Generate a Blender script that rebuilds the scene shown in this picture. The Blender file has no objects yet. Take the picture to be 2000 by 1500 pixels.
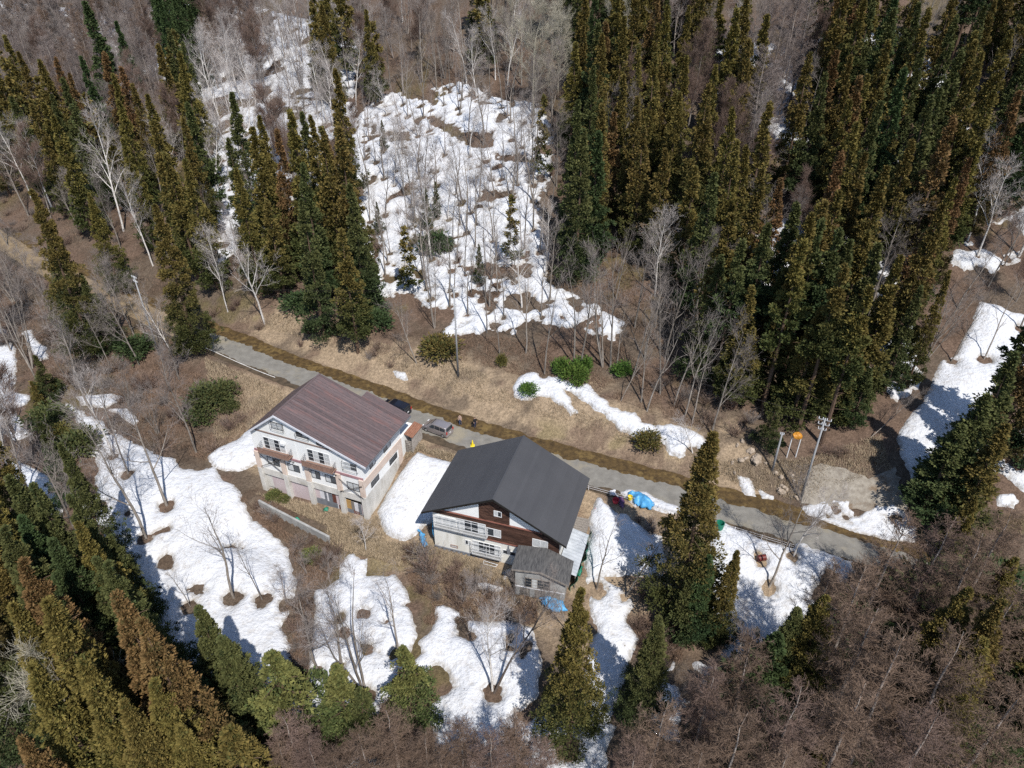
import bpy, bmesh, math, random
import numpy as np
from mathutils import Vector, Matrix, Euler

R = math.radians
sc = bpy.context.scene
col = sc.collection
rng = np.random.default_rng(7)
random.seed(7)

# ------------------------------------------------------------------ camera
CAM_H = 60.0
PITCH = R(34.1)
FPX = 1387.0                      # focal length in pixels of a 2000 px wide frame
cam_d = bpy.data.cameras.new('camera')
cam = bpy.data.objects.new('camera', cam_d)
col.objects.link(cam)
cam.location = (0, 0, CAM_H)
cam.rotation_euler = (R(90) - PITCH, 0, 0)
cam_d.sensor_width = 36.0
cam_d.lens = 36.0 * FPX / 2000.0
cam_d.clip_start = 0.5
cam_d.clip_end = 3000
sc.camera = cam

# ------------------------------------------------------------------ sky, sun, exposure
SUN_EL = R(53)
SHADOW_AZ = R(-22)                # shadows fall away from the drone, a little to the left
sun_vec = Vector((-math.sin(SHADOW_AZ) * math.cos(SUN_EL), -math.cos(SHADOW_AZ) * math.cos(SUN_EL), math.sin(SUN_EL)))
world = bpy.data.worlds.new('World')
sc.world = world
world.use_nodes = True
wn = world.node_tree
wn.nodes.clear()
sky = wn.nodes.new('ShaderNodeTexSky')
sky.sky_type = 'NISHITA'
sky.sun_disc = False
sky.sun_elevation = SUN_EL
sky.sun_rotation = math.atan2(sun_vec.x, sun_vec.y)
sky.altitude = 900
sky.air_density = 1.0
sky.dust_density = 0.6
bg = wn.nodes.new('ShaderNodeBackground')
bg.inputs['Strength'].default_value = 0.125
wo = wn.nodes.new('ShaderNodeOutputWorld')
wn.links.new(sky.outputs[0], bg.inputs[0])
wn.links.new(bg.outputs[0], wo.inputs[0])
sun_d = bpy.data.lights.new('sun', 'SUN')
sun_d.energy = 4.6
sun_d.angle = R(0.53)
sun_d.color = (1.0, 0.955, 0.90)
sun = bpy.data.objects.new('sun', sun_d)
col.objects.link(sun)
sun.rotation_euler = (-sun_vec).to_track_quat('-Z', 'Y').to_euler()
sun.location = (0, 0, 150)
sc.view_settings.view_transform = 'Standard'
sc.view_settings.look = 'None'
sc.view_settings.exposure = 0.24
sc.view_settings.gamma = 1.0
sc.view_settings.use_curve_mapping = False
sc.cycles.max_bounces = 5
sc.cycles.diffuse_bounces = 2
sc.cycles.glossy_bounces = 2
sc.cycles.transmission_bounces = 2
sc.cycles.transparent_max_bounces = 4
sc.cycles.use_denoising = False

# ------------------------------------------------------------------ naming helpers
def tag(o, label=None, cat=None, group=None, kind=None):
    if label: o['label'] = label
    if cat: o['category'] = cat
    if group: o['group'] = group
    if kind: o['kind'] = kind
    return o

def empty(name, loc=(0, 0, 0), rz=0.0, parent=None):
    o = bpy.data.objects.new(name, None)
    o.empty_display_size = 0.5
    col.objects.link(o)
    o.location = loc
    o.rotation_euler = (0, 0, rz)
    if parent: o.parent = parent
    return o

def link(name, me, mat=None, parent=None):
    o = bpy.data.objects.new(name, me)
    col.objects.link(o)
    if mat is not None and not me.materials: me.materials.append(mat)
    if parent: o.parent = parent
    return o

class MB:
    """collects boxes, prisms and tubes and links them as one mesh"""
    def __init__(self):
        self.v = []; self.f = []
    def quad(self, a, b, c, d):
        n = len(self.v); self.v += [tuple(a), tuple(b), tuple(c), tuple(d)]; self.f.append((n, n+1, n+2, n+3)); return self
    def poly(self, pts):
        n = len(self.v); self.v += [tuple(p) for p in pts]; self.f.append(tuple(range(n, n+len(pts)))); return self
    def box(self, x0, x1, y0, y1, z0, z1):
        n = len(self.v)
        self.v += [(x0,y0,z0),(x1,y0,z0),(x1,y1,z0),(x0,y1,z0),(x0,y0,z1),(x1,y0,z1),(x1,y1,z1),(x0,y1,z1)]
        self.f += [(n,n+3,n+2,n+1),(n+4,n+5,n+6,n+7),(n,n+1,n+5,n+4),(n+1,n+2,n+6,n+5),(n+2,n+3,n+7,n+6),(n+3,n,n+4,n+7)]
        return self
    def slab(self, pts, off):
        """polygon pts (3d) extruded by vector off"""
        n = len(self.v); k = len(pts); off = Vector(off)
        self.v += [tuple(p) for p in pts] + [tuple(Vector(p) + off) for p in pts]
        self.f.append(tuple(range(n+k-1, n-1, -1))); self.f.append(tuple(range(n+k, n+2*k)))
        for i in range(k):
            j = (i+1) % k
            self.f.append((n+i, n+j, n+k+j, n+k+i))
        return self
    def tube(self, a, b, r0, r1=None, seg=6, cap=True):
        r1 = r0 if r1 is None else r1
        a = Vector(a); b = Vector(b); d = (b-a)
        if d.length < 1e-6: return self
        d.normalize()
        u = d.cross(Vector((0, 0, 1)) if abs(d.z) < 0.9 else Vector((1, 0, 0))).normalized(); w = d.cross(u)
        n = len(self.v)
        for p, r in ((a, r0), (b, r1)):
            for k in range(seg):
                t = 2*math.pi*k/seg
                self.v.append(tuple(p + u*(r*math.cos(t)) + w*(r*math.sin(t))))
        for k in range(seg):
            j = (k+1) % seg
            self.f.append((n+k, n+j, n+seg+j, n+seg+k))
        if cap:
            self.f.append(tuple(range(n+seg-1, n-1, -1))); self.f.append(tuple(range(n+seg, n+2*seg)))
        return self
    def path(self, pts, r, seg=5):
        for a, b in zip(pts[:-1], pts[1:]): self.tube(a, b, r, r, seg)
        return self
    def mesh(self, name, mat=None):
        me = bpy.data.meshes.new(name); me.from_pydata(self.v, [], self.f); me.update()
        bm = bmesh.new(); bm.from_mesh(me); bmesh.ops.recalc_face_normals(bm, faces=bm.faces); bm.to_mesh(me); bm.free()
        if mat is not None: me.materials.append(mat)
        return me
    def build(self, name, mat, parent=None, bevel=0.0, smooth=False):
        me = self.mesh(name, mat)
        if smooth:
            for p in me.polygons: p.use_smooth = True
        o = link(name, me, None, parent)
        if bevel:
            m = o.modifiers.new('bevel', 'BEVEL'); m.width = bevel; m.segments = 2; m.limit_method = 'ANGLE'
        return o

def np_mesh(name, verts, quads=None, tris=None, mat=None, smooth=False, cols=None):
    me = bpy.data.meshes.new(name)
    nq = 0 if quads is None else len(quads); nt = 0 if tris is None else len(tris)
    me.vertices.add(len(verts)); me.vertices.foreach_set('co', np.asarray(verts, np.float32).ravel())
    loops = []
    if nq: loops.append(np.asarray(quads, np.int32).ravel())
    if nt: loops.append(np.asarray(tris, np.int32).ravel())
    loops = np.concatenate(loops)
    me.loops.add(len(loops)); me.loops.foreach_set('vertex_index', loops)
    starts = np.concatenate([np.arange(nq)*4, nq*4 + np.arange(nt)*3]).astype(np.int32)
    me.polygons.add(nq+nt); me.polygons.foreach_set('loop_start', starts)
    if smooth: me.polygons.foreach_set('use_smooth', np.ones(nq+nt, bool))
    me.update(calc_edges=True)
    if cols is not None:
        a = me.color_attributes.new('Col', 'FLOAT_COLOR', 'POINT')
        c = np.ones((len(verts), 4), np.float32); c[:, :cols.shape[1]] = cols
        a.data.foreach_set('color', c.ravel())
    if mat is not None: me.materials.append(mat)
    return me

# ------------------------------------------------------------------ numpy noise
def _hash(ix, iy, s):
    h = (ix.astype(np.int64)*374761393 + iy.astype(np.int64)*668265263 + s*2147483647) & 0xffffffff
    h = ((h ^ (h >> 13)) * 1274126177) & 0xffffffff
    return ((h ^ (h >> 16)) & 0xffff) / 65535.0
def vnoise(x, y, s=0):
    x = np.asarray(x, float); y = np.asarray(y, float)
    ix = np.floor(x); iy = np.floor(y); fx = x-ix; fy = y-iy
    fx = fx*fx*(3-2*fx); fy = fy*fy*(3-2*fy)
    a = _hash(ix, iy, s); b = _hash(ix+1, iy, s); c = _hash(ix, iy+1, s); d = _hash(ix+1, iy+1, s)
    return (a*(1-fx)+b*fx)*(1-fy) + (c*(1-fx)+d*fx)*fy
def fbm(x, y, s=0, o=4):
    t = 0; a = 0.5; n = 0
    for k in range(o):
        t = t + a*vnoise(x*2**k, y*2**k, s+k*17); n += a; a *= 0.5
    return t/n
def sstep(a, b, x):
    t = np.clip((x-a)/(b-a), 0, 1); return t*t*(3-2*t)

# ------------------------------------------------------------------ terrain
ROAD = np.array([(-160, 190), (-125, 157), (-95, 131.5), (-76, 119), (-60, 107.5), (-47.3, 100.2), (-40.6, 95.5), (-32.8, 91.0),
                 (-10.5, 78.0), (-0.7, 72.8), (7.0, 69.6), (20.0, 64.2), (27, 61.0), (34.5, 57.6), (48, 51.5), (70, 41), (120, 15)], float)
def road_dist(x, y):
    """signed distance to the road's centre line, positive uphill; and arc length"""
    x = np.asarray(x, float); y = np.asarray(y, float)
    best = np.full(x.shape, 1e9); sgn = np.ones(x.shape); arc = np.zeros(x.shape); s0 = 0.0
    for a, b in zip(ROAD[:-1], ROAD[1:]):
        d = b-a; L = np.hypot(*d)
        t = np.clip(((x-a[0])*d[0]+(y-a[1])*d[1])/L**2, 0, 1)
        dx = x-(a[0]+t*d[0]); dy = y-(a[1]+t*d[1]); q = np.hypot(dx, dy)
        m = q < best
        best = np.where(m, q, best); arc = np.where(m, s0+t*L, arc)
        sgn = np.where(m, np.where(d[0]*dy-d[1]*dx > 0, 1, -1), sgn)
        s0 += L
    return best*sgn, arc

H1_ORG = (-32.52, 69.76, -3.5); H1_YAW = -0.3766
H2_ORG = (-9.13, 59.23, -3.2);  H2_YAW = -0.3092
WALL_A = np.array([-32.6, 67.6]); WALL_B = np.array([-22.2, 61.4])    # the retaining wall below the white lodge

def terrain(x, y):
    x = np.asarray(x, float); y = np.asarray(y, float)
    v, arc = road_dist(x, y)
    up = np.maximum(v, 0); dn = np.maximum(-v, 0)
    steep = 0.30 + 0.07*sstep(-60, 0, x) 
    z = 2.4*sstep(4.2, 10.0, up) + 0.24*np.clip(up-8.5, 0, 30) + steep*np.maximum(up-38.5, 0) - 0.10*np.maximum(up-230, 0)
    z = z - 3.3*sstep(2.6, 13.5, dn) - 0.10*np.maximum(dn-13, 0) + 0.04*np.maximum(dn-45, 0)
    bump = (fbm(x/14, y/14, 3, 3)-0.5)*1.3 + (fbm(x/3.1, y/3.1, 9, 3)-0.5)*0.35
    fade = sstep(4.0, 9.0, np.abs(v))
    # keep it calm round the houses
    for (ox, oy, _), yaw, w, d in ((H1_ORG, H1_YAW, 15.8, 9), (H2_ORG, H2_YAW, 15.1, 10)):
        c, s = math.cos(yaw), math.sin(yaw)
        a = (x-ox)*c+(y-oy)*s; b = -(x-ox)*s+(y-oy)*c
        q = np.hypot(np.maximum(np.maximum(-a, a-w), 0), np.maximum(np.maximum(-b, b-d), 0))
        fade = fade*(0.25+0.75*sstep(0, 5, q))
    z = z + bump*fade
    # step below the retaining wall
    d = WALL_B-WALL_A; L = np.hypot(*d); d = d/L; n = np.array([d[1], -d[0]])
    s = (x-WALL_A[0])*d[0]+(y-WALL_A[1])*d[1]; q = (x-WALL_A[0])*n[0]+(y-WALL_A[1])*n[1]
    z = z - 1.15*sstep(0.0, 0.5, q)*(1-sstep(4.5, 9, q))*sstep(-1.5, 0.5, s)*(1-sstep(L-0.5, L+2.5, s))
    return z
# sampled copy of the terrain for quick look-ups
_GX0, _GY0, _GS = -210.0, 5.0, 0.5
_TGX, _TGY = np.meshgrid(np.arange(_GX0, 150, _GS), np.arange(_GY0, 345, _GS))
_TG = terrain(_TGX, _TGY)
def tq(x, y):
    u = np.clip((np.asarray(x, float)-_GX0)/_GS, 0, _TG.shape[1]-2.001); v = np.clip((np.asarray(y, float)-_GY0)/_GS, 0, _TG.shape[0]-2.001)
    i = u.astype(int); j = v.astype(int); fu = u-i; fv = v-j
    return (_TG[j, i]*(1-fu)+_TG[j, i+1]*fu)*(1-fv)+(_TG[j+1, i]*(1-fu)+_TG[j+1, i+1]*fu)*fv
def tz(x, y): return float(tq(np.array([x]), np.array([y]))[0])

_cp, _sp = math.cos(PITCH), math.sin(PITCH)
def project(x, y, z):
    dz = np.asarray(z, float)-CAM_H
    d = y*_cp-dz*_sp; v = y*_sp+dz*_cp
    return 1000+FPX*x/d, 750-FPX*v/d, d
_TS = 25*1.012**np.arange(260)
def at(px, py, h=0.0):
    """ground point that lies (or that carries something of height h whose tip lies) on the sight line of a photo pixel"""
    u = (px-1000)/FPX; w = (750-py)/FPX
    r = np.array([u, _cp+w*_sp, -_sp+w*_cp])
    f = CAM_H+_TS*r[2]-tq(_TS*r[0], _TS*r[1])-h
    k = np.argmax(f < 0)
    if f[k] >= 0: return None
    if k == 0: k = 1
    lo, hi = _TS[k-1], _TS[k]
    for _ in range(12):
        m = 0.5*(lo+hi)
        if CAM_H+m*r[2]-tz(m*r[0], m*r[1])-h < 0: hi = m
        else: lo = m
    x, y = hi*r[0], hi*r[1]
    return Vector((x, y, tz(x, y)))

# ------------------------------------------------------------------ materials
def newmat(name, rough=0.8, spec=0.25):
    m = bpy.data.materials.new(name); m.use_nodes = True
    b = m.node_tree.nodes['Principled BSDF']
    b.inputs['Roughness'].default_value = rough
    b.inputs['Specular IOR Level'].default_value = spec
    return m, m.node_tree, b
def N(nt, t, **kw):
    n = nt.nodes.new(t)
    for k, v in kw.items():
        if k in n.inputs: n.inputs[k].default_value = v
        else: setattr(n, k, v)
    return n
def noisy(name, c1, c2, scale=4.0, rough=0.8, spec=0.25, bump=0.0, bscale=None, detail=5, stretch=None, metallic=0.0, objvar=0.0, coords='Object', c3=None, c3scale=0.3):
    """two-colour noise material with optional relief and per-object tint"""
    m, nt, b = newmat(name, rough, spec)
    b.inputs['Metallic'].default_value = metallic
    tc = N(nt, 'ShaderNodeTexCoord'); src = tc.outputs[coords]
    if stretch:
        mp = N(nt, 'ShaderNodeMapping'); mp.inputs['Scale'].default_value = stretch
        nt.links.new(src, mp.inputs[0]); src = mp.outputs[0]
    nz = N(nt, 'ShaderNodeTexNoise', Scale=scale, Detail=detail, Roughness=0.62)
    nt.links.new(src, nz.inputs['Vector'])
    rp = N(nt, 'ShaderNodeValToRGB')
    rp.color_ramp.elements[0].position = 0.32; rp.color_ramp.elements[1].position = 0.68
    rp.color_ramp.elements[0].color = (*c1, 1); rp.color_ramp.elements[1].color = (*c2, 1)
    nt.links.new(nz.outputs['Fac'], rp.inputs[0])
    out = rp.outputs[0]
    if c3:
        n3 = N(nt, 'ShaderNodeTexNoise', Scale=c3scale, Detail=6, Roughness=0.7); nt.links.new(src, n3.inputs['Vector'])
        r3 = N(nt, 'ShaderNodeValToRGB'); r3.color_ramp.elements[0].position = 0.52; r3.color_ramp.elements[1].position = 0.64
        nt.links.new(n3.outputs['Fac'], r3.inputs[0])
        mx = N(nt, 'ShaderNodeMix', data_type='RGBA'); nt.links.new(r3.outputs[0], mx.inputs[0]); nt.links.new(out, mx.inputs[6]); mx.inputs[7].default_value = (*c3, 1)
        out = mx.outputs[2]
    if objvar:
        oi = N(nt, 'ShaderNodeObjectInfo'); mr = N(nt, 'ShaderNodeMapRange'); mr.inputs[3].default_value = 1-objvar; mr.inputs[4].default_value = 1+objvar
        nt.links.new(oi.outputs['Random'], mr.inputs[0])
        hs = N(nt, 'ShaderNodeHueSaturation'); nt.links.new(mr.outputs[0], hs.inputs['Value']); nt.links.new(out, hs.inputs['Color']); out = hs.outputs[0]
    nt.links.new(out, b.inputs['Base Color'])
    if bump:
        bz = N(nt, 'ShaderNodeTexNoise', Scale=bscale or scale*3, Detail=4)
        nt.links.new(src, bz.inputs['Vector'])
        bp = N(nt, 'ShaderNodeBump', Strength=bump, Distance=0.1)
        nt.links.new(bz.outputs['Fac'], bp.inputs['Height']); nt.links.new(bp.outputs[0], b.inputs['Normal'])
    return m

def attr_mat(name, rough=0.9, spec=0.1, nscale=2.5, amt=0.45, bump=0.6, bscale=5.0, fine=14.0):
    """takes its colour from the Col attribute, broken up by two noises"""
    m, nt, b = newmat(name, rough, spec)
    at_ = N(nt, 'ShaderNodeAttribute', attribute_name='Col')
    tc = N(nt, 'ShaderNodeTexCoord')
    n1 = N(nt, 'ShaderNodeTexNoise', Scale=nscale, Detail=8, Roughness=0.7); nt.links.new(tc.outputs['Object'], n1.inputs['Vector'])
    n2 = N(nt, 'ShaderNodeTexNoise', Scale=fine, Detail=3, Roughness=0.6); nt.links.new(tc.outputs['Object'], n2.inputs['Vector'])
    ad = N(nt, 'ShaderNodeMath', operation='MULTIPLY'); nt.links.new(n1.outputs['Fac'], ad.inputs[0]); nt.links.new(n2.outputs['Fac'], ad.inputs[1])
    mr = N(nt, 'ShaderNodeMapRange'); mr.inputs[1].default_value = 0.12; mr.inputs[2].default_value = 0.42
    mr.inputs[3].default_value = 1-amt; mr.inputs[4].default_value = 1+amt
    nt.links.new(ad.outputs[0], mr.inputs[0])
    hs = N(nt, 'ShaderNodeHueSaturation'); nt.links.new(at_.outputs['Color'], hs.inputs['Color']); nt.links.new(mr.outputs[0], hs.inputs['Value'])
    nt.links.new(hs.outputs[0], b.inputs['Base Color'])
    bz = N(nt, 'ShaderNodeTexNoise', Scale=bscale, Detail=6); nt.links.new(tc.outputs['Object'], bz.inputs['Vector'])
    bp = N(nt, 'ShaderNodeBump', Strength=bump, Distance=0.25); nt.links.new(bz.outputs['Fac'], bp.inputs['Height']); nt.links.new(bp.outputs[0], b.inputs['Normal'])
    return m

M = {}
M['ground'] = attr_mat('ground_soil_and_litter', amt=0.6)
M['asphalt'] = noisy('old_asphalt', (0.165, 0.156, 0.138), (0.24, 0.228, 0.202), 0.9, 0.9, 0.2, 0.3, 20, c3=(0.27, 0.24, 0.18), c3scale=0.16)
M['moss'] = noisy('wet_mossy_verge', (0.045, 0.029, 0.013), (0.125, 0.080, 0.030), 1.4, 0.6, 0.35, 0.6, 7, c3=(0.17, 0.115, 0.042), c3scale=0.35)
M['sand'] = noisy('sandy_road', (0.17, 0.125, 0.078), (0.29, 0.22, 0.135), 0.8, 0.95, 0.1, 0.4, 8)
M['debris'] = noisy('road_edge_dirt', (0.05, 0.04, 0.03), (0.12, 0.09, 0.06), 1.2, 0.9, 0.1, 0.5, 8)
M['whiteline'] = noisy('worn_white_line', (0.5, 0.48, 0.44), (0.72, 0.71, 0.68), 3, 0.8, 0.2)
M['gravel'] = noisy('grey_gravel_lot', (0.19, 0.165, 0.135), (0.34, 0.31, 0.26), 1.6, 0.95, 0.1, 0.8, 7, c3=(0.16, 0.11, 0.07), c3scale=0.22)
def snow_mat():
    m, nt, b = newmat('old_spring_snow', 0.65, 0.25)
    tc = N(nt, 'ShaderNodeTexCoord')
    n1 = N(nt, 'ShaderNodeTexNoise', Scale=1.1, Detail=9, Roughness=0.72); nt.links.new(tc.outputs['Object'], n1.inputs['Vector'])
    rp = N(nt, 'ShaderNodeValToRGB'); e = rp.color_ramp.elements
    e[0].position = 0.24; e[0].color = (0.44, 0.41, 0.37, 1); e[1].position = 0.50; e[1].color = (0.64, 0.655, 0.68, 1)
    nt.links.new(n1.outputs['Fac'], rp.inputs[0])
    vo = N(nt, 'ShaderNodeTexNoise', Scale=3.2, Detail=2); nt.links.new(tc.outputs['Object'], vo.inputs['Vector'])   # scattered litter
    r2 = N(nt, 'ShaderNodeValToRGB'); r2.color_ramp.elements[0].position = 0.235; r2.color_ramp.elements[0].color = (0.28, 0.22, 0.16, 1); r2.color_ramp.elements[1].position = 0.275; r2.color_ramp.elements[1].color = (1, 1, 1, 1)
    nt.links.new(vo.outputs['Fac'], r2.inputs[0])
    mx = N(nt, 'ShaderNodeMix', data_type='RGBA', blend_type='MULTIPLY'); mx.inputs[0].default_value = 1
    nt.links.new(rp.outputs[0], mx.inputs[6]); nt.links.new(r2.outputs[0], mx.inputs[7]); 
    at_ = N(nt, 'ShaderNodeAttribute', attribute_name='Col'); sp = N(nt, 'ShaderNodeSeparateColor'); nt.links.new(at_.outputs['Color'], sp.inputs[0])
    m3 = N(nt, 'ShaderNodeMath', operation='MULTIPLY'); nt.links.new(sp.outputs[0], m3.inputs[0]); n4 = N(nt, 'ShaderNodeTexNoise', Scale=2.6, Detail=5); nt.links.new(tc.outputs['Object'], n4.inputs['Vector'])
    m4 = N(nt, 'ShaderNodeMapRange'); m4.inputs[1].default_value = 0.3; m4.inputs[2].default_value = 0.6; nt.links.new(n4.outputs['Fac'], m4.inputs[0]); nt.links.new(m4.outputs[0], m3.inputs[1])
    md = N(nt, 'ShaderNodeMix', data_type='RGBA'); nt.links.new(m3.outputs[0], md.inputs[0]); nt.links.new(mx.outputs[2], md.inputs[6]); md.inputs[7].default_value = (0.33, 0.30, 0.26, 1)
    nt.links.new(md.outputs[2], b.inputs['Base Color'])
    bz = N(nt, 'ShaderNodeTexNoise', Scale=2.2, Detail=6, Roughness=0.6); nt.links.new(tc.outputs['Object'], bz.inputs['Vector'])
    bp = N(nt, 'ShaderNodeBump', Strength=0.9, Distance=0.28); nt.links.new(bz.outputs['Fac'], bp.inputs['Height']); nt.links.new(bp.outputs[0], b.inputs['Normal'])
    return m
M['snow'] = snow_mat()

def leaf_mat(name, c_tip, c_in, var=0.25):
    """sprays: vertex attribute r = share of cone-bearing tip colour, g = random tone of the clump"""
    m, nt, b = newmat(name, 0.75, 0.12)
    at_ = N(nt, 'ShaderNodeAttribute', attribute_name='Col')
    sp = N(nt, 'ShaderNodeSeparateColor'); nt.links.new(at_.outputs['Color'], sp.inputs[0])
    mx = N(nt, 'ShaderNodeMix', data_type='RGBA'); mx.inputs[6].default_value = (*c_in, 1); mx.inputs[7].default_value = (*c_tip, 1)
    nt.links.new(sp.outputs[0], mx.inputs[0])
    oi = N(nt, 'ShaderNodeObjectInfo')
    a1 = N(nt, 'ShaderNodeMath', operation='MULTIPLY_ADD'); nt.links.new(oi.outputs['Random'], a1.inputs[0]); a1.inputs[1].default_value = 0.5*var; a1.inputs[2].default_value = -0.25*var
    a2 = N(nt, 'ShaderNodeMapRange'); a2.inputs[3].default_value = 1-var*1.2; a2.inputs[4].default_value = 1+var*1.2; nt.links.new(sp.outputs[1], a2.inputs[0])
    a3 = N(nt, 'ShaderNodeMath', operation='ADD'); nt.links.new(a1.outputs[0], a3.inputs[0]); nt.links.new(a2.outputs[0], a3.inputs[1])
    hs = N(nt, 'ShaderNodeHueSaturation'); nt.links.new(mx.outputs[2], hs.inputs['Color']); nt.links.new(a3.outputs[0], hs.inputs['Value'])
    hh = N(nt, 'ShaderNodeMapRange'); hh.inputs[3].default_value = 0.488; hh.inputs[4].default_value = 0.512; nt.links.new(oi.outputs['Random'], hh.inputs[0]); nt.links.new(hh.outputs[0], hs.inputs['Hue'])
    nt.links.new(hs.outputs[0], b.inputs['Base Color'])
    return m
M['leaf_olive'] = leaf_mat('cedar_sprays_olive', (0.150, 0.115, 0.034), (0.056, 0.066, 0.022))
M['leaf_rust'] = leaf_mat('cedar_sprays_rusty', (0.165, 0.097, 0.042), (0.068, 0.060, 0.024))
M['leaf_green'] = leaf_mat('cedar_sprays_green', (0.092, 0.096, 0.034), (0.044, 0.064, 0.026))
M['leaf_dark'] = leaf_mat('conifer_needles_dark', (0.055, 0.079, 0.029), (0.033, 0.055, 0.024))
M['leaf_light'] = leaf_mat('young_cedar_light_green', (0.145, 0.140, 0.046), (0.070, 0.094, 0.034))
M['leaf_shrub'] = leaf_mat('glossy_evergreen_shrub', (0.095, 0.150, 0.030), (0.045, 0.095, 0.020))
M['bark_cedar'] = noisy('cedar_bark', (0.07, 0.045, 0.03), (0.16, 0.11, 0.08), 6, 0.9, 0.1, 0.4, stretch=(1, 1, 0.15))
M['bark_grey'] = noisy('grey_bark', (0.14, 0.12, 0.10), (0.32, 0.285, 0.25), 3, 0.9, 0.1, 0.3, stretch=(1, 1, 0.3), objvar=0.25)
M['bark_larch'] = noisy('larch_bark', (0.22, 0.18, 0.155), (0.42, 0.37, 0.33), 3, 0.9, 0.1, 0.3, stretch=(1, 1, 0.3))
M['bark_birch'] = noisy('birch_bark', (0.42, 0.39, 0.36), (0.74, 0.71, 0.67), 2.2, 0.75, 0.2, 0.2, stretch=(1, 1, 1.5))
M['bark_dark'] = noisy('dark_bark', (0.05, 0.04, 0.035), (0.13, 0.105, 0.09), 3, 0.9, 0.1, 0.3)
M['twig_grey'] = noisy('grey_twigs', (0.16, 0.135, 0.12), (0.27, 0.235, 0.215), 1.0, 0.85, 0.1, objvar=0.2)
M['twig_birch'] = noisy('birch_twigs', (0.30, 0.26, 0.24), (0.50, 0.46, 0.43), 1.0, 0.8, 0.1, objvar=0.15)
M['twig_red'] = noisy('reddish_twigs', (0.125, 0.084, 0.066), (0.205, 0.145, 0.118), 1.0, 0.85, 0.1, objvar=0.2)
M['twig_larch'] = noisy('larch_twigs', (0.118, 0.080, 0.057), (0.200, 0.142, 0.106), 0.8, 0.85, 0.1, objvar=0.2)
M['twig_mauve'] = noisy('mauve_grey_twigs', (0.15, 0.120, 0.108), (0.24, 0.200, 0.182), 0.8, 0.85, 0.1, objvar=0.2)
M['twig_pale'] = noisy('pale_yellow_twigs', (0.28, 0.255, 0.20), (0.42, 0.39, 0.31), 1.0, 0.85, 0.1)
M['brush'] = noisy('brushwood_stems', (0.15, 0.10, 0.075), (0.28, 0.21, 0.165), 0.6, 0.9, 0.1)
M['straw'] = attr_mat('dry_grass_blades', rough=0.8, amt=0.3, bump=0.0)

# ------------------------------------------------------------------ tree generators
def norm(a): return a/np.maximum(np.linalg.norm(a, axis=-1, keepdims=True), 1e-9)

def sprays(cent, d, nrm, ln, wd):
    """diamond leaf sprays: centre base, direction, facing, length, width -> verts, quads"""
    w = norm(np.cross(d, nrm))
    ln = ln[:, None]; wd = wd[:, None]
    a = cent; b = cent+d*ln*0.45+w*wd*0.5+nrm*ln*0.08; c = cent+d*ln; e = cent+d*ln*0.45-w*wd*0.5+nrm*ln*0.08
    v = np.stack([a, b, c, e], 1).reshape(-1, 3)
    return v, np.arange(len(v)).reshape(-1, 4)

def cedar_crown(seed, H, Rc, base, ncl, nlf, lsize, green_low=0.45, spruce=False, droop=0.0, csz=1.0):
    """brush-like tufts at the ends of short limbs, with gaps between them"""
    g = np.random.default_rng(seed)
    nb = max(12, ncl//6)                                                # limbs; each carries a handful of tufts
    tb = ((g.permutation(nb)+g.random(nb))/nb)**(1.3 if not spruce else 1.15); ab = g.random(nb)*2*math.pi; lb = 0.70+0.45*g.random(nb)*(1-0.6*tb)
    ib = np.arange(ncl) % nb
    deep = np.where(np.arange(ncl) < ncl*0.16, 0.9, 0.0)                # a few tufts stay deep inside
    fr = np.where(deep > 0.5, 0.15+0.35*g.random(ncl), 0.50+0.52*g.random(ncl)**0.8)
    t = np.clip(tb[ib]+g.normal(size=ncl)*0.012, 0, 0.995)
    ang = ab[ib]+g.normal(size=ncl)*(0.20+0.25*t)
    lobes = 1+0.18*np.sin(ang*2+t*7+seed)+0.15*np.sin(ang*3-t*19+seed*2)
    prof = np.where(t < 0.12, 0.76+2.0*t, 1.0)*(1-t)**(0.92 if not spruce else 1.0)+0.012
    if spruce: prof = prof*(0.66+0.6*((t*15) % 1.0))
    rad = Rc*prof*lobes*lb[ib]*fr*1.08
    z = base+(H-base)*t+(fr-0.5)*rad*(0.35 if not spruce else -0.1)
    cc = np.stack([rad*np.cos(ang), rad*np.sin(ang), z-droop*rad], 1)
    out = norm(np.stack([np.cos(ang), np.sin(ang), np.full(ncl, 0.45+(0 if not spruce else -0.25))], 1))
    csize = csz*(0.26+0.30*g.random(ncl))*(0.36+0.82*(1-t))*(Rc/2.9)**0.5
    tone = g.random(ncl)
    k = np.repeat(np.arange(ncl), nlf); n = len(k)
    dirs = norm(g.normal(size=(n, 3))+out[k]*0.55+np.array([0, 0, 0.25]))
    rr = g.random(n)**0.45
    cen = cc[k]+dirs*(rr*csize[k])[:, None]*np.array([1.05, 1.05, 0.85])
    d = norm(dirs*0.9+out[k]*0.35+np.array([0, 0, 0.30 if not spruce else -0.05])+g.normal(size=(n, 3))*0.30)
    nr = norm(dirs+np.array([0, 0, 0.35])+g.normal(size=(n, 3))*0.35)
    ln = lsize*(0.65+0.7*g.random(n)); wd = ln*(0.36+0.22*g.random(n))
    v, q = sprays(cen, d, nr, ln, wd)
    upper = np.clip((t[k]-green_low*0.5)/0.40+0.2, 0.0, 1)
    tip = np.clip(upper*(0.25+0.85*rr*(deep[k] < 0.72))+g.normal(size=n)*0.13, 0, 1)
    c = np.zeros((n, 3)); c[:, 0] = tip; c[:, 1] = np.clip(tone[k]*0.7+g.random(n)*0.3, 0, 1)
    return v, q, np.repeat(c, 4, 0)

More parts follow.
